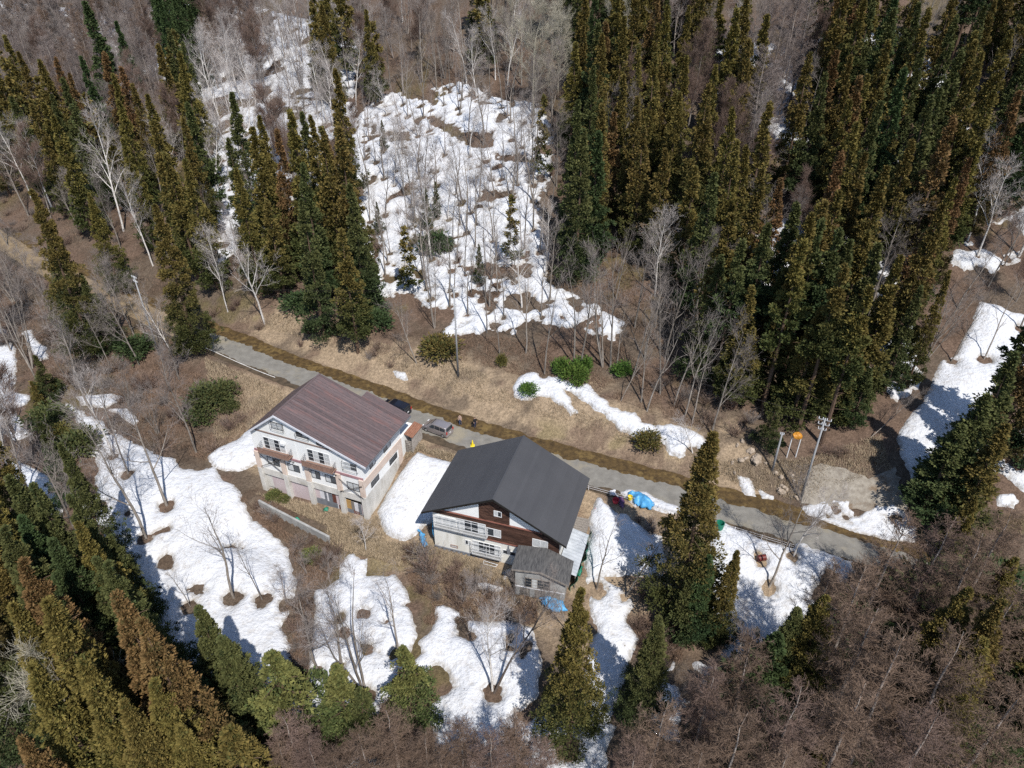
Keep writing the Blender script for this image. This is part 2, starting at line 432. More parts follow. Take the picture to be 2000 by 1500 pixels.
def cedar_proto(seed, H, Rc, base, ncl, nlf, lsize, **kw):
    v, q, c = cedar_crown(seed, H, Rc, base, ncl, nlf, lsize, **kw)
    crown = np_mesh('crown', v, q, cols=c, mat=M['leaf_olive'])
    g = np.random.default_rng(seed+99)
    m = MB(); p = Vector((0, 0, -0.6)); r = H*0.0135
    for k in range(1, 8):
        nz = -0.6+(H*0.96+0.6)*k/7; q2 = Vector((g.normal()*0.05, g.normal()*0.05, nz)); r2 = H*0.0135*(1-k/7.4)+0.01
        m.tube(p, q2, r, r2, 7, False); p = q2; r = r2
    for k in range(26):                      # dead and living limbs that show between the sprays
        zz = H*0.12+(H*0.7)*k/26; a = g.random()*6.28; L = Rc*(0.5+0.4*g.random())*(1-zz/H)**0.6
        m.tube((0, 0, zz), (L*math.cos(a), L*math.sin(a), zz+L*0.12), 0.045, 0.012, 3, False)
    return m.mesh('trunk', M['bark_cedar']), crown

def seg_mesh(segs, name, mat):
    """segs: (p0,p1,r0,r1). thick ones get 5 or 4 sides, twigs become flat ribbons"""
    S = np.array([(*a, *b, r0, r1) for a, b, r0, r1 in segs])
    P0, P1, r0, r1 = S[:, 0:3], S[:, 3:6], S[:, 6], S[:, 7]
    d = norm(P1-P0)
    ref = np.where((np.abs(d[:, 2]) < 0.9)[:, None], np.array([0, 0, 1.0]), np.array([1.0, 0, 0]))
    u = norm(np.cross(d, ref)); w = np.cross(d, u)
    V = []; Q = []; n = 0
    for lo, hi, k in ((0.05, 9, 6), (0.02, 0.05, 3)):
        m = (r0 >= lo) & (r0 < hi)
        if not m.any(): continue
        idx = np.where(m)[0]; K = len(idx)
        th = 2*np.pi*np.arange(k)/k
        ring = u[idx][:, None, :]*np.cos(th)[None, :, None]+w[idx][:, None, :]*np.sin(th)[None, :, None]
        a = P0[idx][:, None, :]+ring*r0[idx][:, None, None]; b = P1[idx][:, None, :]+ring*r1[idx][:, None, None]
        V.append(np.concatenate([a, b], 1).reshape(-1, 3))
        base = n+np.arange(K)[:, None]*2*k; j = np.arange(k)[None, :]; jn = (np.arange(k)+1)[None, :] % k
        Q.append(np.stack([base+j, base+jn, base+k+jn, base+k+j], 2).reshape(-1, 4)); n += K*2*k
    m = r0 < 0.02
    if m.any():
        idx = np.where(m)[0]; K = len(idx)
        th = rng.random(K)[:, None]*np.pi
        s = u[idx]*np.cos(th)+w[idx]*np.sin(th)
        a = P0[idx]; b = P1[idx]
        V.append(np.stack([a-s*r0[idx][:, None], a+s*r0[idx][:, None], b+s*r1[idx][:, None], b-s*r1[idx][:, None]], 1).reshape(-1, 3))
        Q.append((n+np.arange(K*4)).reshape(-1, 4))
    return np_mesh(name, np.concatenate(V), np.concatenate(Q), mat=mat)

def rot_about(d, ang, g):
    """random direction at angle ang from d"""
    a = Vector((g.normal(), g.normal(), g.normal())); a = (a-d*a.dot(d))
    a.normalize()
    return (d*math.cos(ang)+a*math.sin(ang)).normalized()

def bare_proto(seed, H, mat_t, mat_c, r=0.16, first=0.3, spread=0.75, nlimb=9, up=0.35, stems=1, twigs=7, twl=0.9, sub=4, lean=0.0, wob=0.05, depth=2, tw=0.012):
    g = np.random.default_rng(seed)
    T = []; C = []
    def twiggery(p, d, L, n):
        for _ in range(n):
            s = g.random(); q = p+d*(L*s)
            e = rot_about(d, 0.35+0.5*g.random(), g); e = (e+Vector((0, 0, up*0.6))).normalized()
            l = twl*(0.5+0.8*g.random()); q2 = q+e*l
            C.append((q, q2, tw, tw*0.55))
            for _ in range(1):
                s2 = 0.3+0.6*g.random(); a = q+e*(l*s2); f = rot_about(e, 0.5+0.3*g.random(), g)
                C.append((a, a+f*(l*0.55), tw*0.7, tw*0.4))
    def limb(p, d, L, rr, lv):
        k = 4 if lv == 0 else 3
        for i in range(k):
            d = (d+Vector((g.normal(), g.normal(), g.normal()))*0.13+Vector((0, 0, up*0.22))).normalized()
            q = p+d*(L/k); r1 = rr*(1-0.68*(i+1)/k)/(1-0.68*i/k) if i < k-1 else rr*0.30
            (T if lv == 0 else C).append((p, q, max(rr*(1-0.68*i/k), 0.008), max(rr*(1-0.68*(i+1)/k), 0.006)))
            if lv < depth:
                for _ in range(sub if i else max(1, sub-2)):
                    e = rot_about(d, 0.45+0.45*g.random(), g)
                    limb(p.lerp(q, g.random()), e, L*(0.34+0.2*g.random()), rr*0.42*(1-0.5*i/k), lv+1)
            if lv >= 1 or i >= 2: twiggery(p, d, L/k, max(1, twigs//(k-1)))
            p = q
    for s in range(stems):
        a = g.random()*6.28
        ln = lean+(0.16+0.14*g.random() if stems > 1 else 0.0)
        d = Vector((math.sin(ln)*math.cos(a), math.sin(ln)*math.sin(a), math.cos(ln)))
        p = Vector((0.12*math.cos(a)*(stems > 1), 0.12*math.sin(a)*(stems > 1), -0.5)); hh = H*(0.8+0.2*g.random()) if stems > 1 else H
        rr = r*(0.75 if stems > 1 else 1); n = 11
        pts = []
        for i in range(n):
            d = (d+Vector((g.normal()*wob, g.normal()*wob, 0.04))).normalized()
            q = p+d*((hh+0.5)/n)
            ra = rr*(1-i/n)**0.85+0.012; rb = rr*max(1-(i+1)/n, 0)**0.85+0.012
            T.append((p, q, ra, rb)); pts.append((p, q, d, ra, (i+0.5)/n)); p = q
        cand = [x for x in pts if x[4] > first]
        for i in range(max(2, nlimb//stems)):
            a, b, dd, ra, tt = cand[min(int(len(cand)*(i+g.random()*0.8)/max(2, nlimb//stems)), len(cand)-1)]
            e = rot_about(dd, spread*(0.7+0.5*g.random()), g)
            limb(a.lerp(b, g.random()), e, hh*(0.30*(1-tt)+0.13)*(0.8+0.5*g.random()), ra*0.55, 0)
        twiggery(pts[-1][0], pts[-1][2], 1.0, twigs)
        twiggery(pts[-2][0], pts[-2][2], 1.0, twigs)
    return seg_mesh(T, 'trunk', mat_t), seg_mesh(C, 'crown', mat_c)

def larch_proto(seed, H, Rc, nbr, ntw, tw=0.013, mat_c=None):
    g = np.random.default_rng(seed)
    T = []; C = []
    p = Vector((0, 0, -0.5)); n = 9
    for i in range(n):
        q = Vector((g.normal()*0.06, g.normal()*0.06, H*(i+1)/n)); T.append((p, q, H*0.0125*(1-i/n)+0.015, H*0.0105*(1-(i+1)/n)+0.015)); p = q
    for b in range(nbr):
        t = 0.10+0.88*g.random()**0.85; a = g.random()*6.28
        L = Rc*((1-t)**0.5)*min(1.0, 0.45+1.6*t)*(0.65+0.5*g.random())+0.25
        d = Vector((math.cos(a), math.sin(a), 0.12+0.5*t)).normalized()
        p = Vector((0, 0, H*t)); k = 4
        for i in range(k):
            d2 = (d+Vector((g.normal()*0.1, g.normal()*0.1, -0.10+0.13*i))).normalized(); q = p+d2*(L/k)
            C.append((p, q, 0.028*(1-i/k)+0.006, 0.032*(1-(i+1)/k)+0.005))
            nn = int(ntw*(L/Rc)*(0.5+0.6*(i > 0)))//k+1
            for _ in range(nn):
                s = g.random(); e = rot_about(d2, 0.5+0.7*g.random(), g); a0 = p.lerp(q, s); l = (0.28+0.5*g.random())*(0.5+0.7*L/Rc)
                b0 = a0+e*l
                C.append((a0, b0, tw, tw*0.6))
                f = rot_about(e, 0.6, g); C.append((a0.lerp(b0, 0.5), a0.lerp(b0, 0.5)+f*l*0.6, tw*0.8, tw*0.5))
            p = q
    return seg_mesh(T, 'trunk', M['bark_larch']), seg_mesh(C, 'crown', mat_c or M['twig_larch'])

def bush_proto(seed, H, Rc, n, mat):
    """dense bare bush: many stems from one stool"""
    g = np.random.default_rng(seed); C = []
    for i in range(n):
        a = g.random()*6.28; ln = 0.15+0.75*g.random(); d = Vector((math.sin(ln)*math.cos(a), math.sin(ln)*math.sin(a), math.cos(ln)))
        p = Vector((g.normal()*0.2*Rc*0.5, g.normal()*0.2*Rc*0.5, -0.15)); L = H*(0.6+0.5*g.random())
        for k in range(4):
            d = (d+Vector((g.normal()*0.14, g.normal()*0.14, 0.05))).normalized(); q = p+d*(L/4)
            C.append((p, q, 0.02*(1-k/5)+0.004, 0.02*(1-(k+1)/5)+0.004))
            for _ in range(3):
                e = rot_about(d, 0.5+0.3*g.random(), g); a0 = p.lerp(q, g.random()); C.append((a0, a0+e*(0.25+0.4*g.random())*H*0.35, 0.010, 0.006))
            p = q
    return seg_mesh(C, 'stems', mat)

def leafbush_proto(seed, H, Rc, ncl, nlf, ls):
    g = np.random.default_rng(seed)
    th = g.random(ncl)*6.28; ph = np.arccos(1-g.random(ncl)*1.15); rr = 0.6+0.42*g.random(ncl)
    cc = np.stack([Rc*rr*np.sin(ph)*np.cos(th), Rc*rr*np.sin(ph)*np.sin(th), H*0.45+H*0.55*rr*np.cos(ph)], 1)
    out = norm(cc-np.array([0, 0, H*0.35]))
    k = np.repeat(np.arange(ncl), nlf); n = len(k)
    off = g.normal(size=(n, 3))*0.2*Rc
    d = norm(out[k]*0.6+norm(off)*0.8+np.array([0, 0, 0.2])); nr = norm(out[k]+g.normal(size=(n, 3))*0.5+np.array([0, 0, 0.4]))
    ln = ls*(0.7+0.6*g.random(n)); v, q = sprays(cc[k]+off, d, nr, ln, ln*0.5)
    c = np.zeros((n, 3)); c[:, 0] = g.random(n); c[:, 1] = np.repeat(g.random(ncl), nlf)*0.6+g.random(n)*0.4
    return np_mesh('foliage', v, q, cols=np.repeat(c, 4, 0), mat=M['leaf_shrub'])

PROTO = {}
PROTO['cedar'] = [cedar_proto(s, H, Rc, b, 560, 25, 0.40) for s, H, Rc, b in ((11, 25, 3.3, 1.3), (12, 25, 2.9, 2.2), (13, 25, 3.6, 1.0), (14, 25, 3.0, 4.0), (15, 25, 3.35, 1.8))]
PROTO['cedar_tallstem'] = [cedar_proto(s, 25, Rc, b, 270, 30, 0.42, green_low=0.7) for s, Rc, b in ((21, 2.5, 12.5), (22, 2.3, 10.5))]
PROTO['cedar_near'] = [cedar_proto(s, 25, Rc, b, 860, 44, 0.27) for s, Rc, b in ((31, 4.1, 1.5), (32, 3.7, 1.5), (33, 4.4, 2.0))]
PROTO['cedar_young'] = [cedar_proto(s, 10, Rc, 0.6, 330, 36, 0.25, csz=0.9) for s, Rc in ((41, 2.9), (42, 2.3))]
PROTO['spruce'] = [cedar_proto(s, 25, Rc, 1.5, 520, 28, 0.44, spruce=True, droop=0.25) for s, Rc in ((51, 4.0), (52, 3.4))]
PROTO['birch'] = [bare_proto(s, 18, M['bark_birch'], M['twig_birch'], r=0.19, first=0.30, spread=0.62, nlimb=10, up=0.42, twigs=2, sub=2, tw=0.010) for s in (61, 62, 63)]
PROTO['grey'] = [bare_proto(s, 16, M['bark_grey'], M['twig_grey'], r=0.17, first=0.28, spread=0.8, nlimb=8, up=0.32, twigs=3, sub=2, tw=0.010) for s in (71, 72, 73)]
PROTO['thin'] = [bare_proto(s, 15, M['bark_grey'], M['twig_grey'], r=0.125, first=0.33, spread=0.55, nlimb=8, up=0.5, twigs=2, sub=2, depth=1, wob=0.045, tw=0.009) for s in (81, 82, 83, 84)]
PROTO['multi'] = [bare_proto(s, 15, M['bark_grey'], M['twig_grey'], r=0.16, first=0.25, spread=0.7, nlimb=11, up=0.4, stems=3, twigs=2, sub=2, tw=0.010) for s in (91, 92)]
PROTO['red'] = [bare_proto(s, 16, M['bark_grey'], M['twig_red'], r=0.14, first=0.22, spread=0.65, nlimb=11, up=0.5, twigs=4, sub=3, tw=0.012) for s in (101, 102)]
PROTO['pale'] = [bare_proto(111, 20, M['twig_pale'], M['twig_pale'], r=0.22, first=0.22, spread=0.75, nlimb=14, up=0.55, twigs=4, sub=3, tw=0.012)]
PROTO['larch'] = [larch_proto(s, 20, Rc, 130, 74, 0.0135) for s, Rc in ((121, 4.6), (122, 4.1), (123, 5.0))]
PROTO['bush'] = [bush_proto(s, 2.4, 1.6, 46, M['brush']) for s in (131, 132, 133)]
PROTO['leafbush'] = [leafbush_proto(s, 1.8, 1.5, 60, 24, 0.34) for s in (141, 142)]
print('PROTO quads', {k: [tuple(len(m.polygons) for m in (p if isinstance(p, tuple) else (p,))) for p in l] for k, l in PROTO.items()})
PH = dict(cedar=25, cedar_tallstem=25, cedar_near=25, cedar_young=10, spruce=25, birch=18, grey=16, thin=15, multi=15, red=16, pale=20, larch=20, bush=2.4, leafbush=1.8)
# a coarse cedar for the far stands that read as one mass
FAR_CEDAR = [cedar_crown(s, 25, 3.0, 3.0, 150, 9, 1.0) for s in (151, 152, 153)]

# ------------------------------------------------------------------ ground sheet
def axis(lo, f0, f1, hi, step, g=1.10):
    a = list(np.arange(f0, f1+1e-6, step)); s = step
    while a[-1] < hi: s *= g; a.append(a[-1]+s)
    s = step; b = [f0]
    while b[-1] > lo: s *= g; b.append(b[-1]-s)
    return np.array(b[:0:-1]+a)
gx = axis(-420, -72, 62, 420, 0.5); gy = axis(-60, 22, 128, 620, 0.5)
GX, GY = np.meshgrid(gx, gy); gz = terrain(GX, GY)
v_, arc_ = road_dist(GX, GY)
micro = (fbm(GX/0.9, GY/0.9, 31, 2)-0.5)*0.22*sstep(4.4, 6.5, np.abs(v_))
gz2 = gz+micro
LITTER = np.array((0.120, 0.092, 0.068)); RED = np.array((0.140, 0.096, 0.070)); TAN = np.array((0.31, 0.235, 0.158)); OLIVE = np.array((0.135, 0.115, 0.045)); DARK = np.array((0.085, 0.058, 0.04))
n1 = fbm(GX/7, GY/7, 5, 4)[..., None]; n2 = fbm(GX/2.3, GY/2.3, 15, 4)[..., None]; n3 = fbm(GX/18, GY/18, 25, 3)[..., None]
C = LITTER+(RED-LITTER)*sstep(0.42, 0.6, n1)
C = C+(DARK-C)*sstep(0.52, 0.66, n2)*0.6
V = v_[..., None]; X = GX[..., None]; Y = GY[..., None]
tanw = sstep(3.5, 4.6, V)*(1-sstep(9.0, 15.0, V+(n1-0.5)*8))*sstep(-52, -38, X)*(1-sstep(28, 34, X))          # dry grass bank above the road
tanw = np.maximum(tanw, (1-sstep(15.5, 19, -V+(n1-0.5)*5))*sstep(2.4, 3.4, -V)*sstep(-46, -36, X)*(1-sstep(26, 34, X))*0.8)
tanw = np.maximum(tanw, sstep(13, 15, -V)*(1-sstep(20, 24, -V+(n1-0.5)*6))*sstep(-24, -16, X)*(1-sstep(8, 12, X))*0.9)
C = C+(TAN-C)*np.clip(tanw*(0.25+1.1*sstep(0.34, 0.62, n2)), 0, 1)
C = C+(OLIVE-C)*sstep(0.56, 0.68, n3)*0.5*sstep(0.45, 0.6, n2)
C = C*(0.82+0.36*fbm(GX/0.7, GY/0.7, 44, 2)[..., None])
nx, ny = len(gx), len(gy)
ii = np.arange(nx*ny).reshape(ny, nx)
quads = np.stack([ii[:-1, :-1], ii[:-1, 1:], ii[1:, 1:], ii[1:, :-1]], -1).reshape(-1, 4)
gme = np_mesh('ground', np.stack([GX, GY, gz2], -1).reshape(-1, 3), quads, mat=M['ground'], smooth=True, cols=C.reshape(-1, 3))
tag(link('ground', gme), kind='structure')

# ------------------------------------------------------------------ road, verge, edge line
def road_pts(step=0.6, a0=0, a1=None):
    seg = np.hypot(*(ROAD[1:]-ROAD[:-1]).T); cum = np.concatenate([[0], np.cumsum(seg)])
    s = np.arange(a0, (a1 or cum[-1]), step)
    # smooth the corners
    P = np.stack([np.interp(s, cum, ROAD[:, 0]), np.interp(s, cum, ROAD[:, 1])], 1)
    k = int(5.4/step); pad = np.concatenate([np.repeat(P[:1], k, 0), P, np.repeat(P[-1:], k, 0)])
    ker = np.ones(2*k+1)/(2*k+1)
    P = np.stack([np.convolve(pad[:, 0], ker, 'valid'), np.convolve(pad[:, 1], ker, 'valid')], 1)
    t = np.gradient(P, axis=0); t /= np.linalg.norm(t, axis=1)[:, None]
    return s, P, np.stack([-t[:, 1], t[:, 0]], 1)
def ribbon(name, lo, hi, z, mat, kind='structure', a0=0, a1=None, parent=None, step=0.3):
    s, P, n = road_pts(step, a0, a1)
    lo = lo(s) if callable(lo) else np.full(len(s), lo); hi = hi(s) if callable(hi) else np.full(len(s), hi)
    A = P+n*lo[:, None]; B = P+n*hi[:, None]
    za = z; V3 = np.concatenate([np.c_[A, np.full(len(s), za)], np.c_[B, np.full(len(s), za)]])
    k = np.arange(len(s)-1); m = len(s)
    o = link(name, np_mesh(name, V3, np.stack([k, k+1, m+k+1, m+k], 1), mat=mat), parent=parent)
    if parent is None: tag(o, kind=kind)
    return o
jit = lambda seed, amp, sc_=1.6: (lambda s: (fbm(s/sc_, s*0+seed, seed, 4)-0.5)*amp)
ribbon('road', -2.35, 2.5, 0.022, M['asphalt'])
ribbon('verge', lambda s: 1.5-0.35*np.sin(s/37.)+jit(3, 1.1)(s)+0.5*(fbm(s/0.35, s*0, 8, 2)-0.5), lambda s: 4.2+jit(4, 0.9)(s), 0.034, M['moss'])
ribbon('road_edge_dirt', lambda s: -3.1+jit(5, 0.5)(s), lambda s: -1.95+jit(6, 0.9, 2.2)(s)+0.4*(fbm(s/0.4, s*0, 9, 2)-0.5), 0.030, M['debris'])
seg_ = np.hypot(*(ROAD[1:]-ROAD[:-1]).T); cum_ = np.concatenate([[0], np.cumsum(seg_)])
ribbon('edge_line', lambda s: -2.3+jit(7, 0.06)(s), lambda s: -2.17+jit(8, 0.1)(s), 0.042, M['whiteline'], a0=cum_[4]+6, a1=cum_[7]-1)
ribbon('edge_line', -2.75, -2.5, 0.046, M['whiteline'], a0=cum_[7]+20, a1=cum_[7]+23)

ribbon('road_sand', lambda s: -2.4+jit(15, 0.8)(s), lambda s: 1.9+jit(16, 0.9)(s), 0.038, M['sand'], a0=0, a1=cum_[5]-4)
# gravel lot by the right utility pole
lot = [at(x, y) for x, y in ((1562, 985), (1575, 925), (1600, 905), (1640, 915), (1700, 935), (1745, 915), (1760, 950), (1770, 1000), (1720, 1005), (1640, 990))]
lc = sum(lot, Vector())/len(lot); lv = []; lf = []
for i, p in enumerate(lot):
    q = lot[(i+1) % len(lot)]
    for k in range(5): lv.append(p.lerp(q, k/5))
NR = len(lv); rings = []
for k in range(7):
    for p in lv:
        q = lc.lerp(p, 1-k/7); w = (fbm(np.array([q.x*1.3]), np.array([q.y*1.3]), 3, 3)[0]-0.5)*1.2*(k == 0)
        q = q+(p-lc).normalized()*w; rings.append((q.x, q.y, tz(q.x, q.y)+0.14))
for k in range(6):
    for i in range(NR):
        j = (i+1) % NR; lf.append((k*NR+i, k*NR+j, (k+1)*NR+j, (k+1)*NR+i))
lf.append(tuple(6*NR+i for i in range(NR)))
me = bpy.data.meshes.new('gravel_lot'); me.from_pydata(rings, [], lf); me.materials.append(M['gravel'])
tag(link('gravel_lot', me), kind='structure')

# ------------------------------------------------------------------ where the trees stand
TREES = []        # dict(kind, p, h, mat, var, w, tilt)
def add(kind, p, h, mat=None, w=1.0, tilt=0.0, az=0.0, tmat=None, var=None, desc=None):
    if p is None: return None
    t = dict(kind=kind, p=p, h=h, mat=mat, w=w, tilt=tilt, az=az, tmat=tmat, var=var, desc=desc, rz=rng.random()*6.28)
    TREES.append(t); return t
O, RU, GR, DK, LT = 'leaf_olive', 'leaf_rust', 'leaf_green', 'leaf_dark', 'leaf_light'
# conifers given by their tips in the picture: x, y, height, tint, kind, width
for x, y, h, m, k, w in [
    # stand left of the clearing
    (8, 70, 25, O, 0, 1), (36, 102, 24, O, 0, 1), (76, 118, 25, O, 0, 1.1), (107, 112, 24, RU, 0, .9), (22, 190, 22, GR, 0, 1), (62, 205, 23, O, 0, 1), (104, 228, 24, O, 0, 1.1), (140, 205, 22, GR, 0, 1),
    (202, 102, 25, RU, 0, 1.1), (236, 132, 24, RU, 0, 1), (258, 165, 23, O, 0, .9), (288, 186, 25, O, 0, 1), (350, 102, 27, O, 0, 1.05), (366, 200, 24, GR, 0, 1), (302, 250, 24, O, 0, 1),
    (240, 272, 22, O, 0, .9),  (322, 300, 23, O, 0, 1),
    (452, 182, 25, GR, 0, 1), (444, 270, 22, GR, 0, .9), (492, 250, 26, O, 0, 1.05), (540, 255, 25, RU, 0, .85), (566, 217, 29, O, 0, 1), (628, 250, 27, O, 0, 1), (655, 135, 26, O, 0, .95), (662, 250, 27, O, 0, 1.05), (690, 380, 18, GR, 0, .9), (590, 320, 24, GR, 0, 1), (460, 330, 22, O, 0, .9), (520, 390, 18, O, 0, 1),
    (166, 4, 30, DK, 2, 1.1), (226, 42, 22, DK, 2, 1), (312, 0, 24, DK, 2, 1), (368, 12, 20, DK, 2, 1.1), (715, 20, 20, O, 0, .9), (730, 45, 16, O, 0, .9), (610, 15, 20, DK, 0, 1),
    # right of the clearing
    (1175, 66, 26, O, 0, 1), (1218, 146, 23, O, 0, 1), (1200, 220, 21, RU, 0, 1), (1140, 250, 20, O, 0, 1), (1062, 190, 15, GR, 0, .8), (1258, 248, 23, O, 0, 1), (1300, 290, 22, O, 0, 1), (1292, 130, 22, O, 0, 1), (1306, 125, 22, O, 0, 1),
    (1440, 18, 26, O, 0, 1.1), (1340, 110, 24, O, 0, .9), (1432, 210, 24, O, 0, .9), (1440, 275, 25, O, 0, .9), (1395, 340, 24, GR, 0, 1.1), (1490, 330, 24, O, 0, 1), (1526, 350, 23, RU, 0, .9), (1558, 395, 24, GR, 0, 1.1), (1600, 400, 24, O, 0, 1), (1640, 375, 24, O, 0, 1), (1690, 300, 24, O, 0, 1), (1660, 470, 24, GR, 0, 1), (1716, 475, 24, GR, 0, 1.1), (1760, 500, 24, O, 0, .9), (1720, 200, 24, GR, 0, .9), (1680, 150, 25, RU, 0, 1.1), (1768, 130, 24, O, 0, 1), (1880, 95, 24, GR, 0, 1.1), (1905, 80, 24, O, 0, 1), (1850, 160, 22, GR, 0, 1), (1895, 310, 22, RU, 0, .8), (1868, 350, 22, O, 0, .8), (1830, 420, 20, RU, 0, 1), (1975, 60, 26, O, 0, 1), (1990, 180, 24, RU, 0, 1), (1940, 180, 24, O, 0, 1),
    (1608, 600, 19, O, 0, 1.15), (1622, 660, 14, O, 0, 1), (1560, 500, 24, O, 0, 1.0), (1430, 420, 25, O, 0, 1.2), (1470, 560, 19, O, 0, 1.1), (1410, 500, 20, GR, 0, 1), (1520, 560, 16, O, 0, 1), (1740, 560, 20, O, 0, 1.1), (1855, 530, 19, O, 0, .6), (1800, 560, 18, GR, 0, .8), (1690, 620, 17, O, 0, 1), (1470, 640, 14, O, 0, 1.1), (1380, 600, 13, GR, 0, 1.1), (1520, 780, 8, GR, 3, .8), (1700, 720, 9, GR, 3, 1),
    # on the clearing
    (790, 445, 12, GR, 0, .8), (1000, 385, 12, GR, 0, .8), (935, 478, 7, GR, 3, .6), (850, 355, 7, GR, 3, .6), (830, 365, 8, GR, 3, .6), (745, 235, 6, GR, 3, .7), (735, 395, 6, GR, 3, .6),
    # right edge
    (1985, 690, 22, GR, 0, 1.1), (1930, 770, 18, GR, 0, 1.25), (1880, 830, 15, GR, 0, 1.3), (1965, 830, 17, O, 0, 1.2),
    # foreground, middle
    (1392, 846, 24.5, O, 1, 1.1), (1440, 1076, 13.5, O, 1, .75), (1135, 1152, 22, O, 1, .82), (1288, 1206, 15.5, GR, 1, .85), (1385, 1085, 12, DK, 1, .95), (1350, 1130, 9, GR, 3, 1.1),
    (528, 1280, 13, LT, 3, 1.25), (655, 1300, 10, LT, 3, 1.15), (786, 1266, 10.5, LT, 3, 1.0), (700, 1345, 8, GR, 3, 1.0), (446, 1428, 15, O, 3, 1.1),
    (1615, 1165, 15, O, 1, 1.0), (1560, 1190, 13, GR, 1, 1.0), (1600, 1452, 9, O, 3, 1), (1960, 1175, 19, O, 1, 1), (1895, 1150, 18, O, 1, .9), (1925, 1250, 17, O, 1, 1), (1985, 1090, 12, O, 1, 1), (1520, 1240, 11, DK, 3, 1.1), (1905, 970, 9, O, 3, .9),
    # lower left stand
    (44, 1094, 25, RU, 1, .95), (90, 1172, 26, O, 1, 1.05), (224, 1158, 25, RU, 1, .95), (275, 1212, 25, RU, 1, .95), (25, 1180, 22, O, 1, 1), (160, 1290, 23, O, 1, 1), (300, 1330, 20, O, 1, 1), (60, 1300, 22, O, 1, 1), (385, 1185, 16, GR, 1, 1), (430, 1245, 14, GR, 1, 1.1), (350, 1420, 16, O, 1, 1), (42, 1440, 19, RU, 1, .9), (240, 1370, 20, O, 1, .9),
    (18, 930, 22, GR, 1, 1), (62, 945, 21, GR, 1, .9), (134, 968, 21, GR, 1, .8), (118, 868, 20, GR, 1, .75), (150, 1020, 20, O, 1, .9), (185, 1090, 18, GR, 1, .9), (100, 1055, 20, DK, 1, 1), (215, 1045, 14, GR, 1, .8), (8, 1030, 22, GR, 1, 1), (40, 1010, 20, DK, 1, 1), (330, 1280, 15, DK, 1, 1.1),
    (67, 695, 8, GR, 3, .8), (60, 745, 6, O, 3, .8), (88, 880, 9, DK, 3, .8), (75, 820, 8, GR, 3, .8),
]:
    kd = ('cedar', 'cedar_near', 'spruce', 'cedar_young')[k]
    if k == 0 and x > 1080: h *= 0.88
    add(kd, at(x, y, h), h, m, w)
# conifers given by foot and tip
def foot_tip(px, py, tipy):
    p = at(px, py); lo, hi = 1.0, 45.0
    for _ in range(30):
        m_ = (lo+hi)/2
        if project(p.x, p.y, p.z+m_)[1] > tipy: lo = m_
        else: hi = m_
    return p, lo
for x, y, ty_, m, w in [(188, 700, 372, O, 1.1), (240, 575, 378, O, 1.0), (386, 692, 400, O, 1.2), (160, 640, 470, GR, 1.0), (215, 690, 540, GR, 1.1)]:
    p_, h_ = foot_tip(x, y, ty_); add('cedar_near', p_, h_, m, w*.85)
# bare tall stems inside the right stand
for x, y, h, m in [(1585, 420, 25, O), (1605, 430, 24, GR), (1640, 450, 23, GR), (1570, 470, 24, O), (1650, 520, 23, O), (1450, 470, 22, GR), (1500, 440, 23, GR), (1700, 560, 22, O)]:
    add('cedar_tallstem', at(x, y, h), h, m, 1.0)

